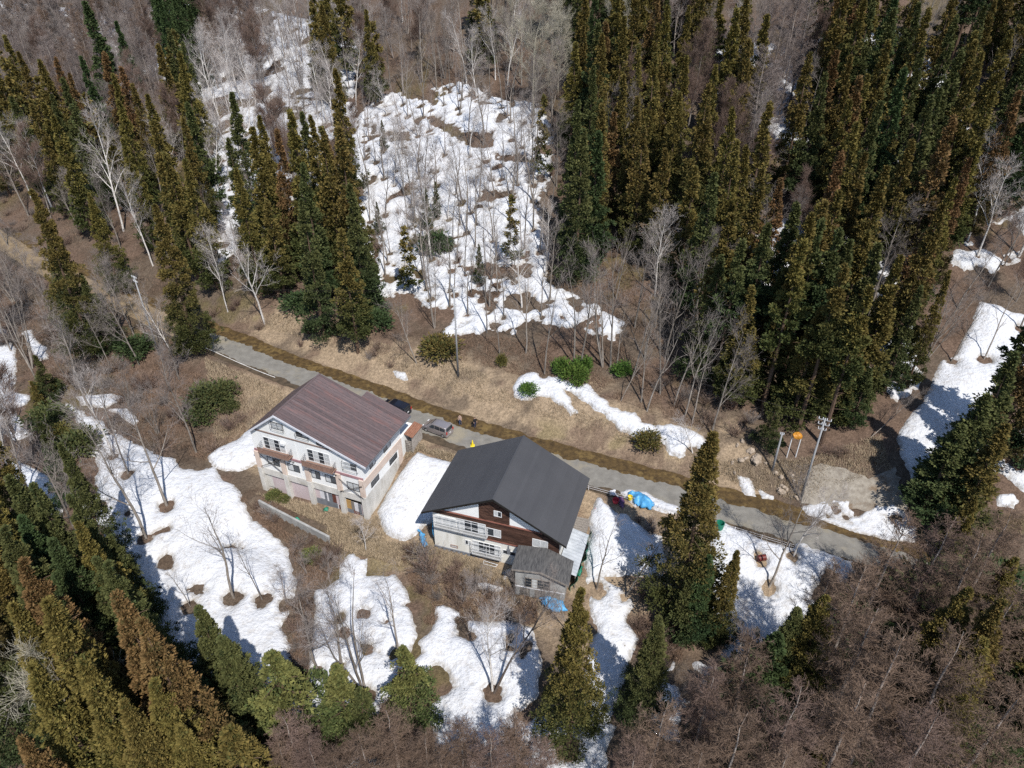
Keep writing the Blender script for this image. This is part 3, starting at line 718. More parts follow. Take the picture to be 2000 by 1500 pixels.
# bare trees given by their feet: kind, x, y, height, width, tilt, azimuth of the tilt
for k, x, y, h, w, ti, az in [
    ('birch', 445, 609, 14, .8, .03, 3), ('birch', 517, 632, 17, 1, .02, 1), ('birch', 241, 452, 23, .9, .04, 3), ('birch', 299, 519, 17, .9, .05, 3), ('birch', 101, 404, 18, 1, .12, 3), ('birch', 60, 385, 17, 1, .10, 2.7), ('birch', 432, 246, 20, 1.0, .05, 3), ('birch', 604, 342, 16, .8, 0, 0), ('birch', 500, 200, 17, 1, 0, 0), ('birch', 465, 235, 17, .9, 0, 0), ('birch', 580, 200, 16, 1, 0, 0), ('birch', 968, 156, 14, 1.1, .12, 0.2), ('birch', 930, 190, 13, 1, .05, 3), ('birch', 1890, 470, 15, 1, .10, 0.2), ('birch', 1910, 500, 14, 1, .14, 0.1), ('birch', 1990, 500, 16, 1.1, .1, .2),
    ('pale', 1042, 224, 20, 1.15, 0, 0), ('pale', 1090, 190, 17, .9, 0, 0), ('pale', 1205, 170, 17, .8, 0, 0), ('pale', 1000, 110, 16, 1, 0, 0),
    # bank between road and clearing
    ('thin', 1063, 731, 15, 1, .03, 1.5), ('thin', 1119, 716, 17, 1, .02, 1), ('thin', 1134, 722, 17, 1, .04, 0), ('multi', 1180, 716, 18, .9, 0, 0), ('thin', 1193, 717, 19, 1, .06, .2), ('thin', 976, 692, 11, 1, .03, 2), ('thin', 1027, 689, 14, 1.1, .02, 1), ('thin', 1203, 726, 12, .8, .05, 0), ('thin', 1252, 786, 14, 1, .03, 1), ('thin', 1264, 803, 15, 1, .10, 0), ('thin', 1213, 783, 9, .8, .35, 0.3), ('grey', 814, 710, 11, .9, .25, 2.9), ('multi', 850, 641, 13, .7, .03, 0), ('thin', 951, 650, 14, 1, 0, 0), ('thin', 1234, 740, 14, 1, .1, .4), ('thin', 1317, 793, 15, 1, .06, .2), ('thin', 1338, 811, 15, 1, .08, .2), ('thin', 1352, 822, 12, 1, .08, .2), ('grey', 1389, 848, 15, .8, .07, .3), ('thin', 1290, 770, 16, 1, .03, .5), ('birch', 1353, 884, 6, 1.3, .3, 2.5), ('thin', 1300, 700, 16, 1.1, 0, 0), ('grey', 1260, 700, 14, .9, .05, 0), ('grey', 1350, 640, 14, 1, .05, 0), ('grey', 1240, 640, 15, .9, 0, 0), ('thin', 1280, 640, 15, 1, 0, 0),
    # snowy track at the right
    ('thin', 1858, 705, 10, 1, .2, .3), ('thin', 1922, 702, 11, 1.1, .25, .35), ('multi', 1810, 700, 10, 1, .3, .3), ('multi', 1830, 660, 10, 1, .3, .3), ('thin', 1790, 690, 9, 1, .2, .4), ('grey', 1870, 600, 10, 1, .2, .2), ('grey', 1930, 560, 11, 1, .15, .2), ('red', 1960, 520, 11, 1, .1, 0), ('grey', 1700, 855, 8, .7, .8, 0.4), ('red', 1985, 590, 9, 1, .1, 0),
    # left side, below and above the road
    ('grey', 180, 806, 17, 1, .10, 2.6), ('grey', 383, 884, 15, .95, .08, 2.6), ('grey', 272, 712, 14, 1, .10, 2.6), ('grey', 120, 690, 14, 1, .1, 2.8), ('multi', 40, 620, 13, 1.1, .05, 2.8), ('multi', 60, 720, 14, 1.2, .08, 2.8), ('grey', 215, 715, 10, 1, .1, 2.6), ('grey', 330, 760, 9, .9, 0, 0), ('multi', 250, 800, 9, 1, 0, 0), ('multi', 150, 760, 11, 1.1, 0, 0), ('grey', 20, 560, 13, 1, .1, 2.8), ('grey', 70, 560, 12, 1, .1, 2.8), ('grey', 15, 480, 13, 1, .1, 2.8), ('red', 20, 640, 10, 1, 0, 0), ('multi', 310, 850, 8, 1, 0, 0), ('grey', 30, 850, 14, 1, .05, 2.8), ('grey', 55, 900, 12, 1, .05, 2.8),
    ('grey', 8, 565, 13, 1, .06, 2.8), ('multi', 28, 590, 12, 1.1, .05, 2.8), ('grey', 55, 600, 13, 1, .08, 2.8), ('grey', 105, 620, 11, 1, .1, 2.8), ('multi', 232, 645, 13, 1, .08, 2.6), ('grey', 262, 655, 14, 1, .1, 2.6), ('grey', 290, 672, 11, 1, .1, 2.6), ('birch', 340, 705, 11, .9, .1, 2.7), ('grey', 130, 590, 11, 1, .1, 2.8), ('multi', 85, 580, 9, 1, .1, 2.8), ('grey', 350, 740, 12, 1, .1, 2.6), ('thin', 320, 680, 12, 1, .1, 2.6),
    # lower left snow field
    ('grey', 285, 1052, 19, .95, .08, 2.5), ('grey', 326, 987, 17, 1, .10, 2.5), ('thin', 456, 1167, 14, 1.4, .02, 2.5), ('thin', 513, 1172, 10.5, .8, 0, 0), ('thin', 372, 1185, 7, 1, .03, 3), ('grey', 200, 1130, 14, .9, 0, 0),
    # middle bottom
    ('multi', 714, 1358, 15, 1.05, 0, 0), ('grey', 622, 1312, 13, 1, .06, 2.9), ('thin', 775, 1275, 11, 1.3, .05, .3), ('birch', 962, 1348, 12, 1.0, .03, 1.8), ('thin', 668, 1300, 12, 1.2, .05, 2), ('grey', 560, 1180, 6, 1.1, 0, 0), ('birch', 715, 1075, 6, 1.1, .1, .5), ('thin', 1222, 1165, 10, 1.5, .10, .3), ('thin', 1165, 1150, 9, 1.4, .05, 1), ('grey', 1110, 1235, 6, 1.1, .2, 2.5), ('grey', 1502, 1146, 14, .85, .16, .6), ('birch', 1550, 1085, 10, 1.0, .05, 1.8), ('grey', 1340, 1420, 9, 1.2, 0, 0), ('grey', 1420, 1340, 9, 1.1, 0, 0), ('multi', 600, 1120, 4.5, 1.2, 0, 0), ('multi', 900, 1180, 4.5, 1.4, 0, 0), ('multi', 985, 1195, 5, 1.3, 0, 0), ('multi', 640, 1130, 4, 1.3, 0, 0), ('multi', 950, 1165, 4, 1.4, 0, 0),
]:
    add(k, at(x, y), h, None, w, ti, az)
add('grey', at(966, 1352), 13, 'twig_grey', 1.0, 0.62, 0.75, tmat='bark_dark', desc='dark leaning tree')
add('grey', at(190, 1500), 17, 'twig_pale', 1.1, 0.05, 0, tmat='bark_grey', desc='pale lichen-grey dead tree')

# thin trees over the snowy clearing, each in its melted well
CLEAR = [(720, 575), (745, 470), (722, 440), (705, 360), (690, 300), (700, 225), (745, 185), (850, 172), (905, 160), (960, 188), (1050, 205), (1082, 262), (1080, 330), (1045, 400), (1065, 480), (1072, 560), (1120, 575), (1215, 635), (1205, 668), (1150, 648), (1095, 640), (1040, 620), (1005, 650), (965, 640), (930, 650), (868, 655), (890, 600), (840, 600), (800, 570), (745, 583)]
def in_poly(x, y, P):
    x = np.asarray(x, float); y = np.asarray(y, float); r = np.zeros(x.shape, bool); n = len(P)
    for i in range(n):
        x1, y1 = P[i][0], P[i][1]; x2, y2 = P[(i+1) % n][0], P[(i+1) % n][1]
        if y1 == y2: continue
        c = ((y1 > y) != (y2 > y)) & (x < (x2-x1)*(y-y1)/(y2-y1)+x1); r ^= c
    return r
WELLS = []
got = []
g0 = np.random.default_rng(5)
while len(got) < 110:
    x, y = 700+g0.random()*380, 175+g0.random()*465
    if not in_poly(np.array([x]), np.array([y]), CLEAR)[0]: continue
    p = at(x, y)
    if any((p-q).length < 2.6 for q in got): continue
    got.append(p)
    add('thin' if g0.random() < .6 else ('grey' if g0.random() < .6 else 'birch'), p, 9+6*g0.random(), None, .9+.5*g0.random(), .05*g0.random(), g0.random()*6)

# larches given by their tips
for x, y, h in [(560, 1402, 12), (600, 1440, 11), (700, 1425, 12), (760, 1392, 12), (822, 1432, 11), (900, 1402, 11), (960, 1440, 12), (1012, 1402, 12), (650, 1470, 10), (862, 1470, 10), (540, 1460, 10), (1062, 1452, 10), (1290, 1372, 17), (1402, 1292, 17), (1480, 1252, 18), (1560, 1350, 19), (1702, 1330, 20), (1782, 1252, 20), (1902, 1232, 20), (1462, 1402, 18), (1250, 1450, 14), (1702, 1102, 19), (1625, 1095, 15), (1772, 1002, 17), (1862, 1012, 18), (1932, 1052, 19), (1992, 1330, 19), (1852, 1382, 19), (1552, 1450, 16), (1382, 1470, 15), (1720, 1180, 19), (1980, 1000, 17), (1990, 1140, 18)]:
    add('larch', at(x, y, h), h, 'twig_red' if (x*7+y) % 3 == 0 else None, 1.05 if h > 13 else 1.3, .03, (x*.37) % 6.2)

# the rest of the woods: what stands where, seen as a map of 100-pixel squares (rows from the top)
#  C cedar  S spruce  L larch  B grey bare wood  W birch wood  m cedar and bare mixed  . left as it is
KMAP = ["LLLSLBmBBmBCCmmLCCmC",
        "mCmCWBmBBBBCmrmmCCCm",
        "CCmmWCm.BBBCmrmCCCCC",
        "BBmCBCC...BCmmrBmCCm",
        "BmmmBCC...bmBmCmCmmB",
        "BmB.bCC...bbBmmCCmBB",
        "Bm.........bBmCCCC..",
        "BB..........bBCC...C",
        "B.............b....C",
        "CC................BL",
        "CC...............x.x",
        "CC..............x.xx",
        "CCCC...........xx.xx",
        "CCCCC.......B.xxx.xC",
        "CCCCCLLLLL.B.xxxxxxx"]
pts = np.array([(t['p'].x, t['p'].y) for t in TREES])
g1 = np.random.default_rng(21)
cand = []
for _ in range(16000):
    x = (g1.random()-0.5)*420; y = 8+g1.random()**1.0*330
    cand.append((x, y))
cand = np.array(cand); cz = tq(cand[:, 0], cand[:, 1]); cvv = road_dist(cand[:, 0], cand[:, 1])[0]
pb, qb, db = project(cand[:, 0], cand[:, 1], cz)
placed = [tuple(p) for p in pts]
cell = {}
def near(x, y, r):
    k = (int(x//6), int(y//6))
    for i in (-1, 0, 1):
        for j in (-1, 0, 1):
            for a, b in cell.get((k[0]+i, k[1]+j), ()):
                if (a-x)**2+(b-y)**2 < r*r: return True
    return False
def note(x, y): cell.setdefault((int(x//6), int(y//6)), []).append((x, y))
for x, y in placed: note(x, y)
for (x, y), z, v, d in zip(cand, cz, cvv, db):
    if d < 12 or abs(v) < 7.0: continue
    h = 18+6.5*g1.random()
    tx, ty, td = project(x, y, z+h); mx, my, md = project(x, y, z+h*0.55); bx, by, _ = project(x, y, z)
    if td < 8 or not (-40 < my < 1560) or not (-90 < bx < 2090) or not (-260 < tx < 2260): continue
    if not (-20 < mx < 2020 or (0 < bx < 2000 and by < 1500)): continue
    L = KMAP[int(min(max(my, 0), 1499)//100)][int(min(max(mx, 0), 1999)//100)]
    Lt = KMAP[int(min(max(ty, 0), 1499)//100)][int(min(max(tx, 0), 1999)//100)]
    if L == '.' or (Lt == '.' and ty > 0 and 0 < tx < 2000): continue
    if L in 'BbWrm' and by < 700 and in_poly(np.array([bx]), np.array([by]), CLEAR)[0]: continue
    u = g1.random()
    if L == 'm': L = 'C' if u < .5 else 'B'
    if L == 'x': L = 'C' if u < .4 else 'L'
    if L == 'r': L = 'C' if u < .45 else 'R'
    if L == 'L' and ty < 250 and u < .3: L = 'R'
    if L == 'C' and -30 < ty and Lt not in 'CmSrW' and 0 < tx < 2000: L = 'B' if Lt in 'BbW' else 'L'
    rad = {'C': 3.7 if mx > 1080 else 4.8, 'S': 5, 'L': 4.3 if my < 400 else 7.0, 'B': 3.5 if my < 300 else 4.8, 'b': 7.0, 'W': 4.8, 'R': 3.5}[L]
    if near(x, y, rad): continue
    note(x, y); p = Vector((x, y, z)); c = g1.random()
    if L == 'C':
        big = my > 850; h = h*(.62 if L == 'C' and mx > 1200 and big else 1)
        add('cedar_near' if big else ('cedar' if c < .88 else 'cedar_tallstem'), p, h*(0.9 if big else 1), O if u < .52 else (RU if u < .66 else (GR if u < .93 else DK)), .85+.3*c)
    elif L == 'S': add('spruce', p, h, DK, 1)
    elif L == 'L': add('larch', p, h*(.92 if ty < 300 else .85), 'twig_mauve' if my < 400 and u < .75 else None, (.75 if my < 400 else .95)+.25*c)
    elif L == 'R': add('red', p, 13+5*c, None, 1)
    elif L == 'W': add('birch', p, 14+5*c, None, 1)
    else: add('grey' if c < .3 else ('multi' if c < .42 else ('thin' if c < .7 else ('birch' if c < .85 else 'red'))), p, 11+6*u, None, 1)

# ------------------------------------------------------------------ build the trees
NAMES = dict(cedar='cedar_tree', cedar_near='cedar_tree', cedar_tallstem='cedar_tree', cedar_young='young_cedar', spruce='spruce_tree', birch='birch_tree', grey='bare_tree', thin='bare_tree', multi='bare_tree', red='bare_tree', pale='bare_tree', larch='larch_tree')
DESC = dict(birch='white-barked bare birch', grey='grey bare broadleaf tree', thin='slender bare tree', multi='many-stemmed bare tree', red='reddish-twigged bare tree', pale='pale wide-crowned bare tree', larch='leafless reddish-brown larch', spruce='broad dark green spruce')
TINT = {O: 'olive-brown', RU: 'rusty brown', GR: 'green', DK: 'dark green', LT: 'light green'}
def zone(px, py):
    """where in the picture a tree stands, in words"""
    if py < 700:
        if 690 < px < 1085 and py > 150: return 'on the lower snowy clearing' if py > 400 else ('on the upper snowy clearing' if py > 270 else 'atop the snowy clearing')
        if px < 690:
            band = 'far up the left hillside' if py < 110 else ('on the upper left hillside' if py < 230 else ('in the left stand' if py < 420 else 'by the left road'))
            return band+(' near the edge' if px < 170 else (' at mid-left' if px < 420 else ' by the clearing'))
        if px < 1085: return 'behind the snowy clearing'
        band = 'atop the right hillside' if py < 110 else ('high on the right hillside' if py < 230 else ('halfway up the right stand' if py < 380 else ('low in the right stand' if py < 540 else 'at the right stand foot')))
        return band+(' by the clearing' if px < 1280 else (' left of its middle' if px < 1480 else (' right of its middle' if px < 1700 else ' near the edge')))
    if px < 240: return 'left of the lower snowfield' if py < 950 else ('beside the lower snowfield' if py < 1200 else 'in the bottom left corner')
    if px < 480: return 'by the lower left snowfield' if py < 1250 else 'below the lower left snowfield'
    if px < 860: return 'on the roadside bank' if py < 800 else ('below the white lodge' if py < 1300 else 'at the bottom below the white lodge')
    if px < 1150: return 'on the roadside bank' if py < 800 else ('below the dark-roofed lodge' if py < 1330 else 'at the bottom below the dark-roofed lodge')
    if px < 1480: return 'uphill of the road bend' if py < 860 else ('right of the dark-roofed lodge' if py < 1300 else 'at the bottom right of centre')
    band = 'beside the snowy track' if py < 900 else ('below the road at right' if py < 1150 else ('in the lower right wood' if py < 1320 else 'in the bottom right corner'))
    return band+(' near the edge' if px > 1780 else '')
for t in TREES:
    p = t['p']; mx, my, d = project(p.x, p.y, p.z+t['h']*0.6)
    t['mx'], t['my'], t['size'] = float(mx), float(my), t['h']/float(d)
    t['name'] = NAMES[t['kind']]; t['zone'] = zone(mx, my)
    t['desc'] = t['desc'] or DESC.get(t['kind']) or (TINT[t['mat'] or O]+{'cedar': ' cedar', 'cedar_near': ' cedar', 'cedar_tallstem': ' bare-stemmed cedar', 'cedar_young': ' young cedar'}[t['kind']])
fam = {}
for t in TREES: fam.setdefault(t['name'], []).append(t)
FAR = []
for n, l in fam.items():
    l.sort(key=lambda t: -t['size'])
    for i, t in enumerate(l): t['far'] = i >= 300
NUM = 'second third fourth fifth sixth seventh eighth ninth tenth eleventh twelfth thirteenth fourteenth fifteenth sixteenth seventeenth eighteenth nineteenth twentieth'.split()
def order_labels(l, head):
    """l: list of (x, y, setter); gives each its place among its like"""
    n = len(l)
    if n == 1: l[0][2](head); return
    rows = 1 if n <= 14 else (2 if n <= 28 else 3)
    l = sorted(l, key=lambda q: q[1]); per = -(-n//rows)
    for r in range(rows):
        part_ = sorted(l[r*per:(r+1)*per], key=lambda q: q[0])
        rn = '' if rows == 1 else ((' back row,', ' front row,') if rows == 2 else (' back row,', ' middle row,', ' front row,'))[r]
        for i, q in enumerate(part_):
            w = 'leftmost' if i == 0 else ('rightmost' if i == len(part_)-1 else (NUM[i-1]+' from left' if i-1 < len(NUM) else 'right of centre'))
            q[2](f'{head},{rn} {w}')
grp = {}
for t in TREES:
    if not t['far']: grp.setdefault((t['desc'], t['zone']), []).append(t)
for (de, zo), l in grp.items():
    order_labels([(t['mx'], t['my'], (lambda s, t=t: t.__setitem__('label', s))) for t in l], f'{de} {zo}')
GROUPS = dict(cedar_tree='cedars in the woods', young_cedar='young cedars', spruce_tree='spruces on the hillside', birch_tree='birches', bare_tree='bare broadleaf trees', larch_tree='larches')
cnt = {}
farv = []; farq = []; farc = []; nv = 0
farb = []
for t in TREES:
    k = t['kind']; P = PROTO[k]; i = cnt.get(k, 0); cnt[k] = i+1
    p = t['p']; s = t['h']/PH[k]; w = s*t['w'] if k not in ('cedar', 'cedar_near', 'cedar_tallstem') else (0.55*s+0.45)*t['w']
    if t['far'] and t['name'] == 'cedar_tree':
        v, q, c = FAR_CEDAR[i % 3]
        cr, sr = math.cos(t['rz']), math.sin(t['rz'])
        vv = np.stack([(v[:, 0]*cr-v[:, 1]*sr)*w+p.x, (v[:, 0]*sr+v[:, 1]*cr)*w+p.y, v[:, 2]*s+p.z], 1)
        farv.append(vv); farq.append(q+nv); farc.append(c); nv += len(v); continue
    if t['far']:
        for me_, key in zip(P[i % len(P)], ('bark', 'twig')):
            v = np.empty(len(me_.vertices)*3, np.float32); me_.vertices.foreach_get('co', v); v = v.reshape(-1, 3)
            q = np.empty(len(me_.loops), np.int32); me_.loops.foreach_get('vertex_index', q)
            lt = np.empty(len(me_.polygons), np.int32); me_.polygons.foreach_get('loop_total', lt)
            cr, sr = math.cos(t['rz']), math.sin(t['rz'])
            farb.append((np.stack([(v[:, 0]*cr-v[:, 1]*sr)*w+p.x, (v[:, 0]*sr+v[:, 1]*cr)*w+p.y, v[:, 2]*s+p.z], 1), q.reshape(-1, 4)))
        continue
    root = empty(t['name'], (p.x, p.y, p.z-0.05))
    if t['tilt']:
        ax = Vector((-math.sin(t['az']), math.cos(t['az']), 0))
        root.rotation_euler = (Matrix.Rotation(t['tilt'], 3, ax) @ Matrix.Rotation(t['rz'], 3, 'Z')).to_euler()
    else: root.rotation_euler = (0, 0, t['rz'])
    root.scale = (w, w, s)
    tm, cm = P[i % len(P)]
    a = bpy.data.objects.new('trunk', tm); col.objects.link(a); a.parent = root
    b = bpy.data.objects.new('crown', cm); col.objects.link(b); b.parent = root
    if t['mat']:
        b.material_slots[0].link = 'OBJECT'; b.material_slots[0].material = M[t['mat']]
    if t['tmat']:
        a.material_slots[0].link = 'OBJECT'; a.material_slots[0].material = M[t['tmat']]
    tag(root, t['label'], 'tree', GROUPS[t['name']])
if farv:
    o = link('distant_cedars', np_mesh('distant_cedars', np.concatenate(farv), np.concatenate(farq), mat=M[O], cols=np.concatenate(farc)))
    tag(o, 'far stand of olive and brown cedars filling the back of the hillside', 'trees', kind='stuff')
if farb:
    n0 = 0; QQ = []
    for v, q in farb: QQ.append(q+n0); n0 += len(v)
    o = link('distant_bare_trees', np_mesh('distant_bare_trees', np.concatenate([v for v, _ in farb]), np.concatenate(QQ), mat=M['twig_grey']))
    tag(o, 'far grey bare woodland at the back of the hillside', 'trees', kind='stuff')
print('TREES', {n: len(l) for n, l in fam.items()})

# ------------------------------------------------------------------ snow
def W2(P): return [(q.x, q.y) for q in (at(x, y) for x, y in P) if q is not None]
def poly_sd(x, y, P):
    P = np.array(P); d = np.full(x.shape, 1e9)
    for a, b in zip(P, np.roll(P, -1, 0)):
        e = b-a; L = e@e+1e-12
        t = np.clip(((x-a[0])*e[0]+(y-a[1])*e[1])/L, 0, 1)
        d = np.minimum(d, np.hypot(x-a[0]-t*e[0], y-a[1]-t*e[1]))
    return np.where(in_poly(x, y, P), d, -d)
tree_xy = np.array([(t['p'].x, t['p'].y, t['h']) for t in TREES])
def snow(poly, thick=0.45, step=0.3, rag=0.5, holes=(), soft=1.0, patchy=None, world=None, wells=True, label=None, seed=1):
    P = world or W2(poly); A = np.array(P)
    x0, y0 = A.min(0)-1.2; x1, y1 = A.max(0)+1.2
    xs = np.arange(x0, x1, step); ys = np.arange(y0, y1, step)
    X, Y = np.meshgrid(xs, ys)
    sd = poly_sd(X, Y, P)+(fbm(X/1.3, Y/1.3, seed, 4)-0.5)*2.6*rag+(fbm(X/0.45, Y/0.45, seed+5, 2)-0.5)*0.5*rag
    if patchy is not None: sd = np.minimum(sd, (fbm(X/patchy[1], Y/patchy[1], seed+3, 4)-patchy[0])*patchy[2])
    for hp in holes:
        sd = np.minimum(sd, -poly_sd(X, Y, W2(hp))-(fbm(X/1.1, Y/1.1, seed+8, 4)-0.5)*2.4)
    if wells:
        for tx, ty, th in tree_xy:
            if x0-2 < tx < x1+2 and y0-2 < ty < y1+2:
                hs = (math.sin(tx*12.9+ty*78.2)*43758.5) % 1.0
                r = (0.45+0.5*hs)*(1.0 if th < 17 else 1.25)*(1.25 if ty < 75 else 1.0)
                dd = np.hypot((X-tx), (Y-ty+0.15)*1.0)+(fbm(X/0.6, Y/0.6, seed+2, 2)-0.5)*0.8
                sd = np.minimum(sd, (dd-r)*1.0)
    dirt = np.clip(1-np.maximum(sd, 0)/0.38, 0, 1)
    hgt = np.where(sd > 0, 0.03+thick*(1-np.exp(-np.maximum(sd, 0)/soft)), np.maximum(sd, -0.6)*0.9)
    hgt = hgt+np.where(sd > 0.2, (fbm(X/1.7, Y/1.7, seed+11, 3)-0.5)*0.22+(fbm(X/0.6, Y/0.6, seed+12, 2)-0.5)*0.08, 0)
    Z = tq(X, Y)+0.10+hgt
    ny_, nx_ = X.shape; ii = np.arange(nx_*ny_).reshape(ny_, nx_)
    keep = sd > -0.9
    kq = keep[:-1, :-1] | keep[1:, :-1] | keep[:-1, 1:] | keep[1:, 1:]
    Q = np.stack([ii[:-1, :-1], ii[:-1, 1:], ii[1:, 1:], ii[1:, :-1]], -1)[kq]
    u, inv = np.unique(Q.ravel(), return_inverse=True)
    Vv = np.stack([X, Y, Z], -1).reshape(-1, 3)[u]; cc_ = np.repeat(dirt.reshape(-1, 1)[u], 3, 1)
    return tag(link('snow_patch', np_mesh('snow_patch', Vv, inv.reshape(-1, 4), mat=M['snow'], smooth=True, cols=cc_)), kind='structure')

snow(CLEAR, 0.5, 0.28, 0.95, patchy=(0.33, 2.6, 6), holes=[[(832, 228), (850, 226), (900, 255), (960, 262), (968, 290), (930, 290), (870, 262)], [(815, 460), (850, 452), (885, 470), (880, 492), (835, 492)], [(945, 378), (1000, 370), (1010, 380), (960, 392), (940, 388)], [(760, 262), (800, 255), (800, 275), (765, 280)],
    [(980, 575), (1035, 570), (1070, 600), (1035, 612), (985, 600)], [(930, 565), (975, 570), (965, 600), (935, 590)], [(1145, 640), (1165, 620), (1175, 655), (1160, 655)], [(965, 300), (1035, 300), (1030, 318), (975, 315)], [(745, 160), (860, 180), (850, 205), (800, 195)], [(905, 525), (950, 515), (1030, 535), (1010, 545), (920, 540)]], seed=11)
snow([(1000, 755), (1018, 734), (1045, 727), (1075, 737), (1102, 740), (1129, 755), (1147, 752), (1168, 773), (1192, 794), (1210, 806), (1240, 806), (1255, 824), (1280, 833), (1310, 827), (1340, 839), (1370, 854), (1388, 866), (1385, 890), (1370, 905), (1349, 893), (1328, 893), (1310, 884), (1292, 860), (1262, 860), (1250, 866), (1216, 839), (1192, 818), (1168, 803), (1138, 785), (1129, 770), (1102, 761), (1114, 788), (1132, 806), (1114, 810), (1093, 791), (1072, 776), (1048, 776), (1030, 782), (1006, 776)], 0.45, 0.25, 0.4, seed=12)
snow([(2030, 625), (1954, 601), (1918, 589), (1890, 655), (1870, 694), (1840, 706), (1825, 742), (1792, 799), (1771, 820), (1753, 859), (1765, 904), (1780, 937), (1828, 919), (1842, 890), (1862, 850), (1900, 810), (1940, 760), (1980, 730), (2030, 700)], 0.6, 0.3, 0.4, seed=13)
snow([(1566, 991), (1593, 983), (1620, 977), (1638, 979), (1665, 978), (1679, 982), (1706, 978), (1717, 987), (1735, 987), (1744, 983), (1775, 1002), (1790, 1030), (1785, 1060), (1737, 1055), (1692, 1045), (1669, 1040), (1638, 1029), (1602, 1014), (1577, 1005)], 0.22, 0.22, 0.18,
     holes=[[(1663, 983), (1700, 980), (1704, 1000), (1690, 1018), (1666, 1012), (1655, 990)], [(1608, 1002), (1614, 1000), (1622, 1012), (1617, 1012)], [(1626, 994), (1632, 994), (1646, 1020), (1640, 1018)], [(1640, 996), (1646, 996), (1656, 1016), (1651, 1016)], [(1722, 1000), (1730, 997), (1728, 1014), (1720, 1012)], [(1742, 1004), (1765, 1012), (1760, 1018), (1740, 1010)]], wells=False, seed=14)
snow([(130, 790), (180, 812), (230, 850), (260, 863), (282, 876), (303, 889), (342, 898), (351, 915), (390, 919), (416, 915), (438, 937), (468, 963), (490, 1015), (520, 1036), (559, 1075), (572, 1110), (576, 1145), (563, 1197), (546, 1227), (563, 1244), (568, 1283), (545, 1400), (500, 1420), (420, 1330), (300, 1240), (240, 1150), (200, 1080), (150, 1010), (160, 985), (190, 965), (195, 915), (170, 860)], 0.55, 0.28, 0.45,
     holes=[[(308, 1090), (325, 1084), (345, 1095), (348, 1115), (335, 1120), (312, 1105)], [(302, 1036), (325, 1032), (332, 1040), (310, 1045)], [(372, 1150), (388, 1135), (404, 1135), (404, 1160), (380, 1168)], [(441, 1066), (455, 1062), (470, 1070), (455, 1077)], [(195, 985), (208, 980), (210, 992), (197, 992)], [(240, 1000), (254, 996), (252, 1006)], [(230, 1050), (250, 1048), (252, 1064), (236, 1066)]], seed=15)
snow([(407, 892), (425, 875), (462, 860), (480, 847), (505, 836), (520, 870), (520, 895), (505, 905), (465, 920), (442, 921), (417, 910)], 0.7, 0.22, 0.3, wells=False, seed=16)
snow([(815, 883), (837, 893), (890, 905), (925, 915), (905, 960), (880, 1010), (850, 1020), (830, 1024), (812, 1047), (790, 1057), (757, 1042), (744, 1024), (740, 1000), (757, 965), (782, 925)], 1.3, 0.25, 0.15, soft=0.9, wells=False, seed=17)
snow([(1170, 972), (1190, 992), (1208, 1007), (1223, 1004), (1241, 1022), (1268, 1043), (1290, 1049), (1300, 1100), (1290, 1127), (1217, 1124), (1185, 1128), (1150, 1128), (1142, 1085), (1150, 1040), (1156, 1000)], 1.1, 0.25, 0.25, soft=0.9, wells=False, seed=18)
snow([(1143, 1125), (1170, 1122), (1200, 1147), (1225, 1160), (1236, 1180), (1217, 1215), (1248, 1248), (1230, 1285), (1210, 1350), (1190, 1410), (1150, 1420), (1140, 1330), (1165, 1230), (1150, 1150)], 0.55, 0.25, 0.3, seed=19)
snow([(1214, 963), (1229, 957), (1262, 962), (1280, 974), (1330, 992), (1322, 1003), (1292, 1001), (1270, 990), (1240, 990)], 0.35, 0.2, 0.2, wells=False, seed=20)
snow([(1395, 1016), (1445, 1036), (1490, 1054), (1538, 1066), (1580, 1078), (1625, 1093), (1600, 1130), (1575, 1190), (1540, 1240), (1480, 1300), (1420, 1300), (1400, 1250), (1370, 1180), (1385, 1080)], 0.5, 0.28, 0.4, holes=[[(1474, 1082), (1490, 1074), (1502, 1096), (1495, 1110), (1476, 1104)]], seed=21)
snow([(1280, 1340), (1320, 1290), (1400, 1285), (1470, 1300), (1420, 1400), (1330, 1450), (1260, 1430)], 0.4, 0.3, 0.6, patchy=(0.45, 2.5, 6), seed=22)
snow([(671, 1095), (680, 1083), (716, 1078), (716, 1125), (734, 1128), (770, 1122), (788, 1152), (800, 1176), (785, 1182), (803, 1200), (812, 1227), (815, 1242), (800, 1272), (785, 1330), (728, 1400), (650, 1400), (605, 1400), (605, 1311), (614, 1218), (617, 1152), (641, 1149), (662, 1131), (662, 1104)], 0.5, 0.25, 0.3,
     holes=[[(696, 1190), (708, 1180), (726, 1198), (718, 1215), (698, 1212)], [(650, 1205), (670, 1198), (672, 1212), (655, 1214)], [(640, 1238), (672, 1236), (680, 1255), (645, 1256)], [(708, 1262), (730, 1256), (740, 1275), (714, 1278)], [(745, 1218), (755, 1214), (756, 1228)]], seed=23)
snow([(848, 1185), (866, 1180), (896, 1197), (905, 1212), (950, 1218), (992, 1212), (1037, 1227), (1052, 1272), (1055, 1308), (1050, 1365), (1000, 1400), (959, 1437), (920, 1480), (870, 1520), (850, 1480), (842, 1380), (884, 1345), (880, 1310), (850, 1296), (818, 1314), (803, 1299), (824, 1278), (818, 1254), (845, 1227), (851, 1206)], 0.5, 0.25, 0.3, holes=[[(893, 1215), (915, 1212), (922, 1245), (898, 1240)], [(985, 1240), (1005, 1232), (1010, 1270), (990, 1272)], [(1018, 1245), (1045, 1240), (1045, 1275), (1020, 1278)]], seed=24)
